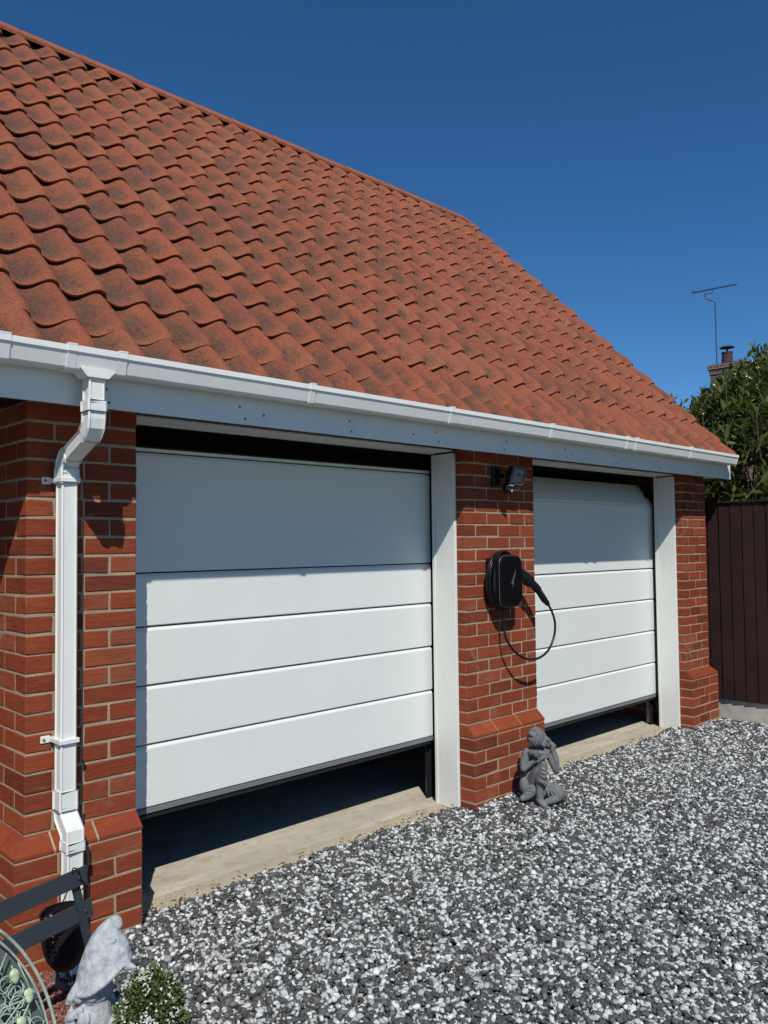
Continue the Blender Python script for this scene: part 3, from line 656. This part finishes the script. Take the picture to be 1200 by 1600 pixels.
def raw_mesh(name, V, T, Q, tone, material, parent=None, origin=None, smooth=False):
    off = ABS[parent.name] if parent is not None else Vector(origin or (0, 0, 0)); me = bpy.data.meshes.new(name)
    V = V-np.array(off); nT, nQ = len(T), len(Q); me.vertices.add(len(V)); me.vertices.foreach_set('co', V.ravel().astype(np.float32))
    li = np.concatenate([T.ravel(), Q.ravel()]) if nQ else T.ravel(); me.loops.add(len(li)); me.loops.foreach_set('vertex_index', li.astype(np.int32))
    ls = np.concatenate([np.arange(nT)*3, nT*3+np.arange(nQ)*4]); me.polygons.add(nT+nQ); me.polygons.foreach_set('loop_start', ls.astype(np.int32))
    me.update(calc_edges=True); me.validate(); a = me.attributes.new('tone', 'FLOAT', 'POINT'); a.data.foreach_set('value', np.asarray(tone, dtype=np.float32))
    if smooth: me.polygons.foreach_set('use_smooth', [True]*len(me.polygons))
    me.materials.append(material); o = bpy.data.objects.new(name, me); COL.objects.link(o); o.parent = parent; ABS[o.name] = off
    if parent is None: o.location = (off.x, off.y, off.z+ZO)
    return o
def unit(n): v = rng.normal(size=(n, 3)); return v/np.linalg.norm(v, axis=1)[:, None]

# ================================================================ ground
GRD = stone_mat('ground chips', [(0, (.10, .10, .10)), (1, (.2, .2, .2))])
t = NT('drive bed'); vo = t.new('TexVoronoi'); vo.inputs['Scale'].default_value = 62; t.link(t.new('TexCoord').outputs['Object'], vo.inputs['Vector'])
sp = t.new('SeparateColor'); t.link(vo.outputs['Color'], sp.inputs[0]); c = t.ramp(sp.outputs[0], [(.5, (.035, .037, .038)), (.55, (.30, .31, .32)), (1, (.55, .56, .56))]); t.link(c, t.p.inputs['Base Color']); t.p.inputs['Roughness'].default_value = .9; t.bump(vo.outputs[0], .8, -.01)
BED = t.m
mb = MB(); R0 = 600
mb.add([(-R0, -R0, GB-.03), (R0, -R0, GB-.03), (R0, R0, GB-.03), (-R0, R0, GB-.03)], [(0, 1, 2, 3)])
tag(mb.build('ground', mat('turf', (.06, .08, .03), .95, .1, bump=.5, bscale=8, var=.4, vscale=2)), kind='structure')
mb = MB(); mb.add([(-7, -9, GB-.014), (5.97, -9, GB-.014), (5.97, .45, GB-.014), (-7, .45, GB-.014)], [(0, 1, 2, 3)]); tag(mb.build('drive', BED), kind='structure')

ico_t = (1+5**.5)/2
IV = np.array([(-1, ico_t, 0), (1, ico_t, 0), (-1, -ico_t, 0), (1, -ico_t, 0), (0, -1, ico_t), (0, 1, ico_t), (0, -1, -ico_t), (0, 1, -ico_t), (ico_t, 0, -1), (ico_t, 0, 1), (-ico_t, 0, -1), (-ico_t, 0, 1)], float); IV /= np.linalg.norm(IV[0])
IF = np.array([(0,11,5),(0,5,1),(0,1,7),(0,7,10),(0,10,11),(1,5,9),(5,11,4),(11,10,2),(10,7,6),(7,1,8),(3,9,4),(3,4,2),(3,2,6),(3,6,8),(3,8,9),(4,9,5),(2,4,11),(6,2,10),(8,6,7),(9,8,1)])
def stones(name, XY, zbase, rmin, rmax, tone, material, label, cat, flat=.55):
    n = len(XY); r = rng.uniform(rmin, rmax, n)*rng.choice([1, 1, 1, .7, 1.25], n)
    V = IV[None]*(1+rng.normal(0, .16, (n, 12, 1)))*np.stack([np.ones(n), rng.uniform(.55, .9, n), rng.uniform(flat*.7, flat*1.2, n)], 1)[:, None]*r[:, None, None]
    a = rng.uniform(0, 2*np.pi, n); tx, ty = rng.normal(0, .38, n), rng.normal(0, .38, n)
    cx, sx, cy, sy, ca, sa = np.cos(tx), np.sin(tx), np.cos(ty), np.sin(ty), np.cos(a), np.sin(a)
    x, y, z = V[..., 0], V[..., 1], V[..., 2]
    y, z = y*cx[:, None]-z*sx[:, None], y*sx[:, None]+z*cx[:, None]; x, z = x*cy[:, None]+z*sy[:, None], -x*sy[:, None]+z*cy[:, None]; x, y = x*ca[:, None]-y*sa[:, None], x*sa[:, None]+y*ca[:, None]
    V = np.stack([x+XY[:, 0, None], y+XY[:, 1, None], z+zbase[:, None]], -1)
    T = (IF.ravel()[None]+(np.arange(n)*12)[:, None]).reshape(-1, 3)
    o = raw_mesh(name, V.reshape(-1, 3), T, np.zeros((0, 4), int), np.repeat(tone, 12), material); tag(o, label, cat, kind='stuff'); return o
def heave(X, Y): return .007*np.sin(X*2.3+1)*np.cos(Y*2.9)+.005*np.sin(X*7+Y*5)+.004*np.cos(X*13-Y*9)
# grey and white chippings
def in_view(X, Y, mg=.9):
    dx, dy = X+1.183, Y+3.183; f = dx*.6955+dy*.7174; r = dx*.7183-dy*.6957
    return (f > 2.15) & (np.abs(r) < f*.472+mg) & (f < 9)
N = 330000; XY = np.stack([rng.uniform(-.6, 5.99, N), rng.uniform(-5.2, .42, N)], 1); X_, Y_ = XY.T
edge = np.where((X_ > XL) & (X_ < XM0) | (X_ > XM1) & (X_ < XR0), .105+.02*np.sin(X_*5)+.012*np.sin(X_*17), -.03)
edge = np.where(X_ > XR1+.03, .42, edge)
redb = .10+.02*np.sin(Y_*9)
ok = (Y_ < edge) & in_view(X_, Y_) & ((X_ > redb) | (Y_ < -1.6)); XY = XY[ok][:140000]; X_, Y_ = XY.T; n = len(XY)
print('gravel', n)
kind = rng.uniform(size=n) < .40; tn = np.where(kind, rng.uniform(.55, 1, n), rng.uniform(0, .42, n))
zb = GB-.006+heave(X_, Y_)+rng.uniform(0, .020, n)+.015*np.exp(-np.clip(-.06-Y_, 0, 9)/.12)*((X_ > XM0) & (X_ < XM1) | (X_ > XR0) | (X_ < XL))
stones('gravel', XY, zb, .0088, .0168, tn, stone_mat('slate and white chips', [(0, (.036, .038, .037)), (.36, (.10, .102, .098)), (.42, (.16, .157, .148)), (.55, (.32, .322, .31)), (.8, (.54, .545, .53)), (1, (.76, .76, .73))]), 'grey and white stone chippings covering the drive', 'gravel')
N = 26000; XY = np.stack([rng.uniform(-.55, .14, N), rng.uniform(-1.7, -.05, N)], 1); X_, Y_ = XY.T; XY = XY[X_ < .10+.02*np.sin(Y_*9)]; X_, Y_ = XY.T; n = len(XY)
stones('red_gravel', XY, GB-.012+rng.uniform(0, .014, n), .0055, .009, rng.uniform(0, 1, n), stone_mat('crushed red brick', [(0, (.13, .04, .03)), (.6, (.26, .085, .06)), (1, (.38, .17, .13))]), 'crushed reddish chippings in the corner by the gnome and downpipe', 'gravel', .7)
# dry leaf litter by the fence foot and threshold
n = 260; lx = np.concatenate([rng.uniform(5.75, 5.97, 130), rng.uniform(XM1, XR0, 50), rng.uniform(XL, XM0, 80)]); ly = np.concatenate([rng.uniform(-.45, -.06, 130), rng.normal(.10, .02, 50), rng.normal(.105, .02, 80)])
o = leaf_mesh('leaf_litter', np.stack([lx, ly, np.full(n, GB+.022)], 1), np.stack([rng.normal(size=n), rng.normal(size=n), rng.normal(0, .3, n)], 1), np.tile([0, 0, 1.], (n, 1))+rng.normal(0, .4, (n, 3)), rng.uniform(.012, .04, n), rng.uniform(.006, .016, n), rng.uniform(size=n),
    leaf_mat('dry leaf', [(0, (.06, .035, .02)), (1, (.22, .12, .06))], .8, .1)); tag(o, 'scattered dry brown leaf bits at the gravel edge', 'leaf litter', kind='stuff')

# ================================================================ fence
FX = 6.0
FE = empty('fence', (FX, -2, GB), 'dark brown close-boarded fence on a concrete gravel board, right of the garage', 'fence')
m = MB(); y = .45; k = 0
while y > -6.2:
    w = .102; vs = [(FX-.004, y, 0), (FX-.020, y, 0), (FX-.010, y-w-.012, 0), (FX-.004, y-w-.012, 0)]
    j = random.uniform(-.002, .002); zt = .062+random.uniform(-.003, .003)
    m.prism([(v[0]+j-(0.004 if k % 2 else 0)*0, v[1]) for v in vs], 2, -1.655, zt, 0, random.random()); y -= w; k += 1
BO = fix(m.build('board_panel', FENCE, FE))
m = MB(); m.cbox(FX-.034, FX+.03, -6.2, .45, .064, .084, .004); m.build('capping_rail', FENCE, FE)
m = MB(); [m.box(FX+.0, FX+.04, -6.2, .45, z, z+.07) for z in (-1.5, -.85, -.15)]; m.build('rear_rail', FENCE, FE)
m = MB(); m.cbox(FX+.010, FX+.045, -6.2, .45, GB-.03, -1.660, .004); m.build('gravel_board', GRAVB, FE)
for yy in (.40, -2.2, -4.8): m = MB(); m.cbox(FX+.05, FX+.14, yy-.045, yy+.045, GB-.03, .07, .004); m.build('post', FENCE, FE)

# ================================================================ shrub beyond the fence
SH = empty('laurel_shrub', (7.5, .1, GB), 'tall glossy dark green broad-leaved shrub rising behind the brown fence', 'shrub')
BARK = mat('bark', (.09, .07, .05), .9, .2, bump=.6, bscale=40)
stems = MB(); P, D, Nn, L, Wd, tn = [], [], [], [], [], []
def top_z(y):                                                     # crown outline along the fence
    return float(np.interp(y, [-4.5, -2.5, -1.2, -.4, .1, .35, .7, 1.0, 1.35, 1.75], [1.1, 1.4, 1.56, 1.50, 1.38, 1.24, 1.02, .88, .55, -.3]))
for i in range(1950):
    low = i >= 1500; y = random.uniform(-3.6, 1.6); x = random.uniform(6.42, 8.6) if not low else random.uniform(6.3, 6.9); zt = top_z(y-(x-7)*.42)+(x-7)*.28
    shell = random.random() < .5
    if x < 6.9: zt -= .35*(6.9-x)/.48
    z = zt*1.0-random.random()**1.6*(.25 if shell else 1.9)+(random.uniform(.05, .3) if random.random() < .10 else 0)
    if low: z = min(zt, random.uniform(-.35, .75))
    z = max(z, -1.2); tip = Vector((x, y, z)); root = Vector((7.4+(x-7.4)*.35, y*.72+.05, -1.7)); ln = random.uniform(.28, .55)
    d = Vector((random.gauss(0, .45)-(7.4-x)*-.25, random.gauss(0, .45), random.uniform(.5, 1.2))).normalized(); b = tip-d*ln
    if i % 4 == 0 and not low: stems.tube(bez([root, root.lerp(b, .6)+Vector((0, 0, .15)), b, tip], 3), [.022, .019, .016, .013, .010, .008, .006, .005, .004, .003], 5, cap=False)
    else: stems.tube([b, b.lerp(tip, .5), tip], [.006, .005, .003], 4, cap=False)
    nl = random.randint(11, 17); new = random.random() < .25
    for k in range(nl):
        f = k/(nl-1); p = b+d*ln*(.12+.88*f); a = k*2.4+random.uniform(-.3, .3); o1 = d.orthogonal().normalized(); o2 = d.cross(o1); side = o1*math.cos(a)+o2*math.sin(a)
        dd = (side*(1.0-.45*f)+d*(.35+.75*f)+Vector((0, 0, random.uniform(-.25, .1)))).normalized()
        P.append(p); D.append(dd); Nn.append((d*.9-side*.3+Vector((random.gauss(0, .2), random.gauss(0, .2), random.gauss(0, .2))))); l = random.uniform(.09, .16)*(1-.25*f); L.append(l); Wd.append(l*random.uniform(.34, .44)); tn.append(min(1, max(0, random.gauss(.35, .2)+(.35*f if new else 0))))
leaf_mesh('foliage', P, D, Nn, L, Wd, np.array(tn), leaf_mat('glossy leaf', [(0, (.045, .065, .013)), (.4, (.11, .145, .028)), (.8, (.22, .25, .06)), (1, (.36, .36, .14))], .25, .30), SH)
stems.build('stems', BARK, SH)

# ================================================================ neighbour's house with chimney and aerial
NH = empty('neighbour_house', (25.5, 5.0, GB), 'far house behind the shrub, showing only its brown brick chimney stack', 'house')
t = NT('brown brick'); b = t.new('TexBrick'); tc = t.new('TexCoord'); sx = t.new('SeparateXYZ'); t.link(tc.outputs['Object'], sx.inputs[0]); cb = t.new('CombineXYZ')
t.link(t.math('ADD', sx.outputs[0], sx.outputs[1]), cb.inputs[0]); t.link(sx.outputs[2], cb.inputs[1])
b.inputs['Color1'].default_value = (.11, .055, .042, 1); b.inputs['Color2'].default_value = (.17, .08, .055, 1); b.inputs['Mortar'].default_value = (.33, .28, .22, 1); b.inputs['Scale'].default_value = 1
b.inputs['Brick Width'].default_value = .225; b.inputs['Row Height'].default_value = .085; b.inputs['Mortar Size'].default_value = .008; t.link(cb.outputs[0], b.inputs['Vector']); t.link(b.outputs[0], t.p.inputs['Base Color']); t.p.inputs['Roughness'].default_value = .95; BB = t.m
m = MB(); m.box(22.3, 29, 1.2, 8.3, GB, 1.4); m.build('wall', BB, NH)
m = MB(); m.prism([(21.9, 1.4), (29.4, 1.4), (25.6, 3.7)], 1, .9, 8.5); m.build('roof', mat('far roof', (.14, .07, .05), .9, .2, bump=.5, bscale=6), NH)
FG = mat('far glass', (.05, .06, .07), .1)
for yy in (2.4, 5.6): m = MB(); m.box(22.26, 22.295, yy, yy+1.3, -1.0, .2); m.build('window', FG, NH)
# chimney: rotated stack
cc = Vector((25.4, 7.88)); a = math.radians(0)
CM = MB()
def cbx(x0, x1, y0, y1, z0, z1): CM.box(cc.x+x0, cc.x+x1, cc.y+y0, cc.y+y1, z0, z1)
cbx(-.40, .40, -.56, .50, 2.6, 5.18); cbx(-.43, .43, -.59, .53, 5.18, 5.34); cbx(-.46, .46, -.62, .56, 5.34, 5.50)
CHM = CM.build('chimney', BB, NH)
m = MB(); m.tube([(25.3, 7.93, 5.50), (25.3, 7.93, 5.55)], .21, 14); m.tube([(25.3, 7.93, 5.55), (25.3, 7.93, 5.82), (25.3, 7.93, 5.90)], [.185, .165, .185], 14); m.tube([(25.3, 7.93, 5.89), (25.3, 7.93, 6.06)], .03, 8)
m.tube([(25.3, 7.93, 6.05), (25.3, 7.93, 6.10)], [.24, .18], 14); m.build('chimney_pot', mat('sooty pot', (.06, .035, .03), .9), CHM)
AE = empty('television_aerial', (25.0, 8.28, 5.0), 'thin grey television aerial on a tall mast strapped to the far chimney', 'aerial')
AM = mat('weathered aluminium', (.07, .08, .085), .5, .5, .3)
mx, my = 25.0, 8.15
m = MB(); m.tube([(mx, my, 4.6), (mx, my, 7.55)], .022, 8); m.tube(bez([(mx, my, 7.55), (mx-.02, my+.10, 7.62), (mx-.04, my+.30, 7.74), (mx-.04, my+.32, 7.86)], 4), .02, 6)
m.cbox(mx+.0, mx+.14, my-.03, my+.03, 4.72, 4.80); m.cbox(mx+.0, mx+.14, my-.03, my+.03, 5.25, 5.30); m.build('mast', AM, AE)
b0, b1 = Vector((24.95, 8.87, 8.02)), Vector((25.05, 7.47, 7.99)); 
m = MB(); m.tube([b0, b1], .014, 6); m.tube([b0.lerp(b1, .26), b0.lerp(b1, .28)-Vector((0, 0, .14)), b0.lerp(b1, .46)-Vector((0, 0, .14)), b0.lerp(b1, .48)], .012, 6); BM = m.build('boom', AM, AE)
m = MB()
for i in range(19):
    p = b0.lerp(b1, .02+.96*i/18); h = .16 if i > 1 else .2; m.tube([p+Vector((-h, -.01, -.02)), p+Vector((h, .01, .02))], .010, 5)
m.tube([b0+Vector((0, 0, -.13)), b0+Vector((0, 0, .13))], .01, 5); m.build('element', AM, AE)

# ================================================================ foreground corner
# drain collar at the foot of the pipe
m = MB(); m.tube([(.118, -.175, GB-.02), (.118, -.175, GB-.002), (.118, -.175, GB+.004)], [.086, .086, .082], 36); tag(fix(m.build('drain_cover', mat('grey plastic drain cover', (.10, .10, .10), .6, .4), origin=(.118, -.165, GB))), 'round grey drain cover at the foot of the white downpipe', 'drain cover')
# slatted metal frame
SF = empty('slatted_frame', (-.4, -.62, GB), 'low charcoal metal frame with two wide horizontal slats, left of the gnome', 'slatted frame')
e = Vector((.024, -.5, 0)); dd = Vector((-.956, -.293, 0)); nn = Vector((.293, -.956, 0))
def slat(zt, zb, off, ln=1.25, sh=0):
    m = MB(); t = .005; c0 = e-dd*off
    poly = [(0, zb), (0, zt), (ln, zt), (ln, zb)]
    f = [c0+dd*p[0]+nn*(-.012 if p[1] == zt else 0)+Vector((0, 0, p[1])) for p in poly]; bk = [p-nn*t for p in f]
    m.add(f+bk, [(0, 1, 2, 3), (7, 6, 5, 4), (0, 4, 5, 1), (1, 5, 6, 2), (2, 6, 7, 3), (3, 7, 4, 0)]); o = fix(m.build('slat', GREYM, SF))
    md = o.modifiers.new('b', 'BEVEL'); md.width = .0015; md.segments = 2
    for q in (.035, ln-.035):
        m = MB(); p = c0+dd*q+Vector((0, 0, (zt+zb)/2)); m.tube([p-nn*.001, p+nn*.0035], [.0065, .0045], 10); m.build('rivet', GREYM, o)
slat(-1.330, -1.385, 0); slat(-1.446, -1.502, .025)
for q in (.045, 1.20):
    m = MB(); a = e+dd*q; top = a-nn*.022+Vector((0, 0, -1.345)); bot = a-dd*.085+nn*.05+Vector((0, 0, GB-.01)); s1 = dd*.014; s2 = nn*.005
    vs = [top-s1-s2, top+s1-s2, top+s1+s2, top-s1+s2, bot-s1-s2, bot+s1-s2, bot+s1+s2, bot-s1+s2]
    m.add(vs, [(0, 1, 2, 3), (7, 6, 5, 4), (0, 4, 5, 1), (1, 5, 6, 2), (2, 6, 7, 3), (3, 7, 4, 0)]); fix(m.build('leg', GREYM, SF))
# hanging black basket
BK = empty('hanging_basket', (.030, -.335, -1.62), 'black perforated plastic basket hung by a cord behind the grey slats', 'basket')
m = MB(); bc = Vector((.018, -.335, 0)); rows = 22; seg = 44
prof = []
for i in range(rows+1):
    f = i/rows; z = -1.530-.195*f; r = .081*math.sqrt(max(0, 1-(max(0, f-.12)/.90)**2.6)); prof.append((r, z))
vs = [(bc.x+r*math.cos(2*math.pi*k/seg+(math.pi/seg if i % 2 else 0)), bc.y+r*math.sin(2*math.pi*k/seg+(math.pi/seg if i % 2 else 0)), z) for i, (r, z) in enumerate(prof) for k in range(seg)]
fs = []
for i in range(rows):
    for k in range(seg):
        holes = 3 <= i <= 14 and i % 2 == 1 and (k % 2 == 0) and ((k//6) % 2 == 0)
        if not holes: fs.append((i*seg+k, i*seg+(k+1) % seg, (i+1)*seg+(k+1) % seg, (i+1)*seg+k))
fs.append(tuple(range(rows*seg, (rows+1)*seg))); m.add(vs, fs); o = m.build('bowl', mat('matt black plastic', (.010, .010, .011), .55, .25), BK); md = o.modifiers.new('s', 'SOLIDIFY'); md.thickness = .003; md.offset = 0
m = MB(); m.tube([(bc.x+.0825*math.cos(a), bc.y+.0825*math.sin(a), -1.530) for a in np.linspace(0, 2*math.pi, 32, endpoint=False)], .004, 6, closed=True); m.build('rim', GLOSS, BK)
m = MB(); lip = e+dd*.055
m.tube(bez([(bc.x-.08, bc.y, -1.53), lip+Vector((-.03, .04, -1.44)), lip-nn*.014+Vector((0, 0, -1.36)), lip-nn*.010+Vector((0, 0, -1.322)), lip+nn*.004+Vector((0.01, 0, -1.328)), lip-dd*.02+nn*.005+Vector((0, 0, -1.36)), lip-dd*.04+nn*.002+Vector((0, 0, -1.390)), lip-nn*.01+Vector((.02, .03, -1.43)), (bc.x+.08, bc.y, -1.53)], 6), .0022, 6)
m.build('cord', CABLE, BK)
# ornamental metal panel with leaves
VERD = mat('pale green painted iron', (.40, .46, .37), .5, .4, bump=.4, bscale=80, bdist=.003, var=.35, vscale=20)
LEAFV = mat('pale leaf green metal', (.50, .60, .38), .5, .4, bump=.5, bscale=70, bdist=.004, var=.25, vscale=22)
OP = empty('metal_wall_art', (-.62, -1.14, GB), 'oval pale green scrollwork metal panel with leaf buds, cut by the lower left corner', 'garden ornament')
oc = Vector((-.59, -1.14, -1.44)); ox = Vector((.80, .25, 0)).normalized(); oz = Vector((-.24, .105, 1)).normalized(); oy = ox.cross(oz).normalized(); A, Bz = .28, .36
def OPt(u, v, w=0): return oc+ox*(u*A)+oz*(v*Bz)-oy*w*-1
m = MB(); m.tube([OPt(math.cos(a), math.sin(a)) for a in np.linspace(0, 2*math.pi, 64, endpoint=False)], .0035, 8, closed=True, flat=1.3); m.tube([OPt(.93*math.cos(a), .93*math.sin(a)) for a in np.linspace(0, 2*math.pi, 64, endpoint=False)], .003, 6, closed=True); m.build('rim', VERD, OP, smooth=True)
m = MB()
for i in range(300):
    k = i
    while True:
        u, v = random.uniform(-.85, .85), random.uniform(-.85, .85)
        if u*u+v*v < .66: break
    s = random.choice((-1, 1)); a0 = random.uniform(0, 6.28); R1 = random.uniform(.06, .15); pts = []
    for j in range(22):
        f = j/21; r = R1*(1-.82*f); a = a0+s*f*5.6; pts.append(OPt(u+r*math.cos(a)*1.0, v+r*math.sin(a)*.8, random.uniform(-.001, .001)+.004*f))
    m.tube(pts, .0015, 5)
for i in range(22):
    a = -1.3+i*.13; pts = []
    for j in range(12):
        f = j/11; u = -.9+1.8*f; v = a+.35*math.sin(f*3+i)+.5*f
        if u*u+v*v < .90: pts.append(OPt(u, v, .003))
    if len(pts) > 2: m.tube(pts, .002, 5)
for i in range(14):
    a = -1.2+i*.19; pts = [OPt(a+.35*f*(1 if i % 2 else -1), -.9+1.8*f, -.003) for f in np.linspace(0, 1, 12) if (a+.35*f*(1 if i % 2 else -1))**2+(-.9+1.8*f)**2 < .9]
    if len(pts) > 2: m.tube(pts, .0015, 5)
m.build('scrollwork', VERD, OP, smooth=True)
for (u, v, an) in ((.62, .52, 20), (.86, .18, 15), (.50, .28, 10), (.30, .62, 30), (.12, .25, 0), (-.2, .5, 20), (.65, -.15, 10), (.0, -.2, 0), (.35, -.4, 20), (.78, .36, 10), (.45, .75, 15), (.72, .02, 5), (.3, .05, 0), (-.5, 0, 0), (-.3, -.6, 10), (.05, .82, 20)):
    m = MB(); c = OPt(u*.95, v*.95, .008); M3 = Matrix((ox, oy, oz)).transposed() @ Matrix.Rotation(math.radians(an), 3, 'Y'); m.ell(c, (.011, .006, .019), rot=M3); m.ell(c+oz*.006, (.013, .007, .012), rot=M3); m.build('leaf_bud', LEAFV, OP, smooth=True)
m = MB(); m.add([OPt(.97*math.cos(a), .97*math.sin(a), -.02) for a in np.linspace(0, 2*math.pi, 48, endpoint=False)]+[OPt(.97*math.cos(a), .97*math.sin(a), -.024) for a in np.linspace(0, 2*math.pi, 48, endpoint=False)],
    [tuple(range(48)), tuple(range(48, 96))[::-1]]+[(i, (i+1) % 48, 48+(i+1) % 48, 48+i) for i in range(48)]); m.build('backing_glass', mat('grey green backing', (.11, .14, .115), .5, .4), OP)
for sg in (-.5, .5): m = MB(); m.tube([OPt(sg, -.85), OPt(sg, -1.0)+Vector((0, 0, -.06))], .008, 6); m.build('foot', VERD, OP)
# white flowering plant
FP = empty('flowering_plant', (.06, -.89, GB), 'small bushy green plant dotted with white flowers, beside the gnome', 'plant')
pc = np.array([.085, -.815, GB+.125]); n = 5200
d = unit(n); d[:, 2] = np.abs(d[:, 2])*1.05-.15; d /= np.linalg.norm(d, axis=1)[:, None]; lump = 1+.10*np.sin(d[:, 0]*9+1)*np.cos(d[:, 1]*8)+.08*np.sin(d[:, 2]*13+d[:, 0]*11); rr = rng.uniform(.35, 1, n)**.5*lump
P = pc+d*rr[:, None]*np.array([.104, .100, .140]); D = d+.7*unit(n); leaf_mesh('foliage', P, D, unit(n)+[0, 0, .6], rng.uniform(.009, .017, n), rng.uniform(.005, .0085, n), rng.uniform(0, 1, n), leaf_mat('small leaf', [(0, (.035, .055, .015)), (.5, (.11, .15, .04)), (1, (.28, .32, .14))], .5, .3), FP)
n = 560; d = unit(n); d[:, 2] = np.abs(d[:, 2])-.1; d /= np.linalg.norm(d, axis=1)[:, None]; cl = unit(110); cl[:, 2] = np.abs(cl[:, 2])*1.0-.05; ci = rng.integers(0, 110, n); d = cl[ci]+.10*unit(n); d /= np.linalg.norm(d, axis=1)[:, None]
lump = 1.04+.10*np.sin(d[:, 0]*9+1)*np.cos(d[:, 1]*8)+.08*np.sin(d[:, 2]*13+d[:, 0]*11)
P = np.repeat(pc+d*lump[:, None]*np.array([.106, .102, .142]), 4, 0); D = np.repeat(d, 4, 0)*.35+unit(4*n)*.8; leaf_mesh('flowers', P, D, np.repeat(d, 4, 0), rng.uniform(.0035, .0065, 4*n), rng.uniform(.003, .005, 4*n), rng.uniform(0, 1, 4*n), leaf_mat('white petal', [(0, (.55, .60, .50)), (1, (.80, .82, .76))], .6, .2), FP)
m = MB()
for i in range(24):
    q = unit(1)[0]; q[2] = abs(q[2])+.4; m.tube([Vector((pc[0], pc[1], GB-.01)), Vector((pc[0]+q[0]*.07, pc[1]+q[1]*.07, GB+.05+q[2]*.13))], .0022, 4)
m.build('stem', BARK, FP)
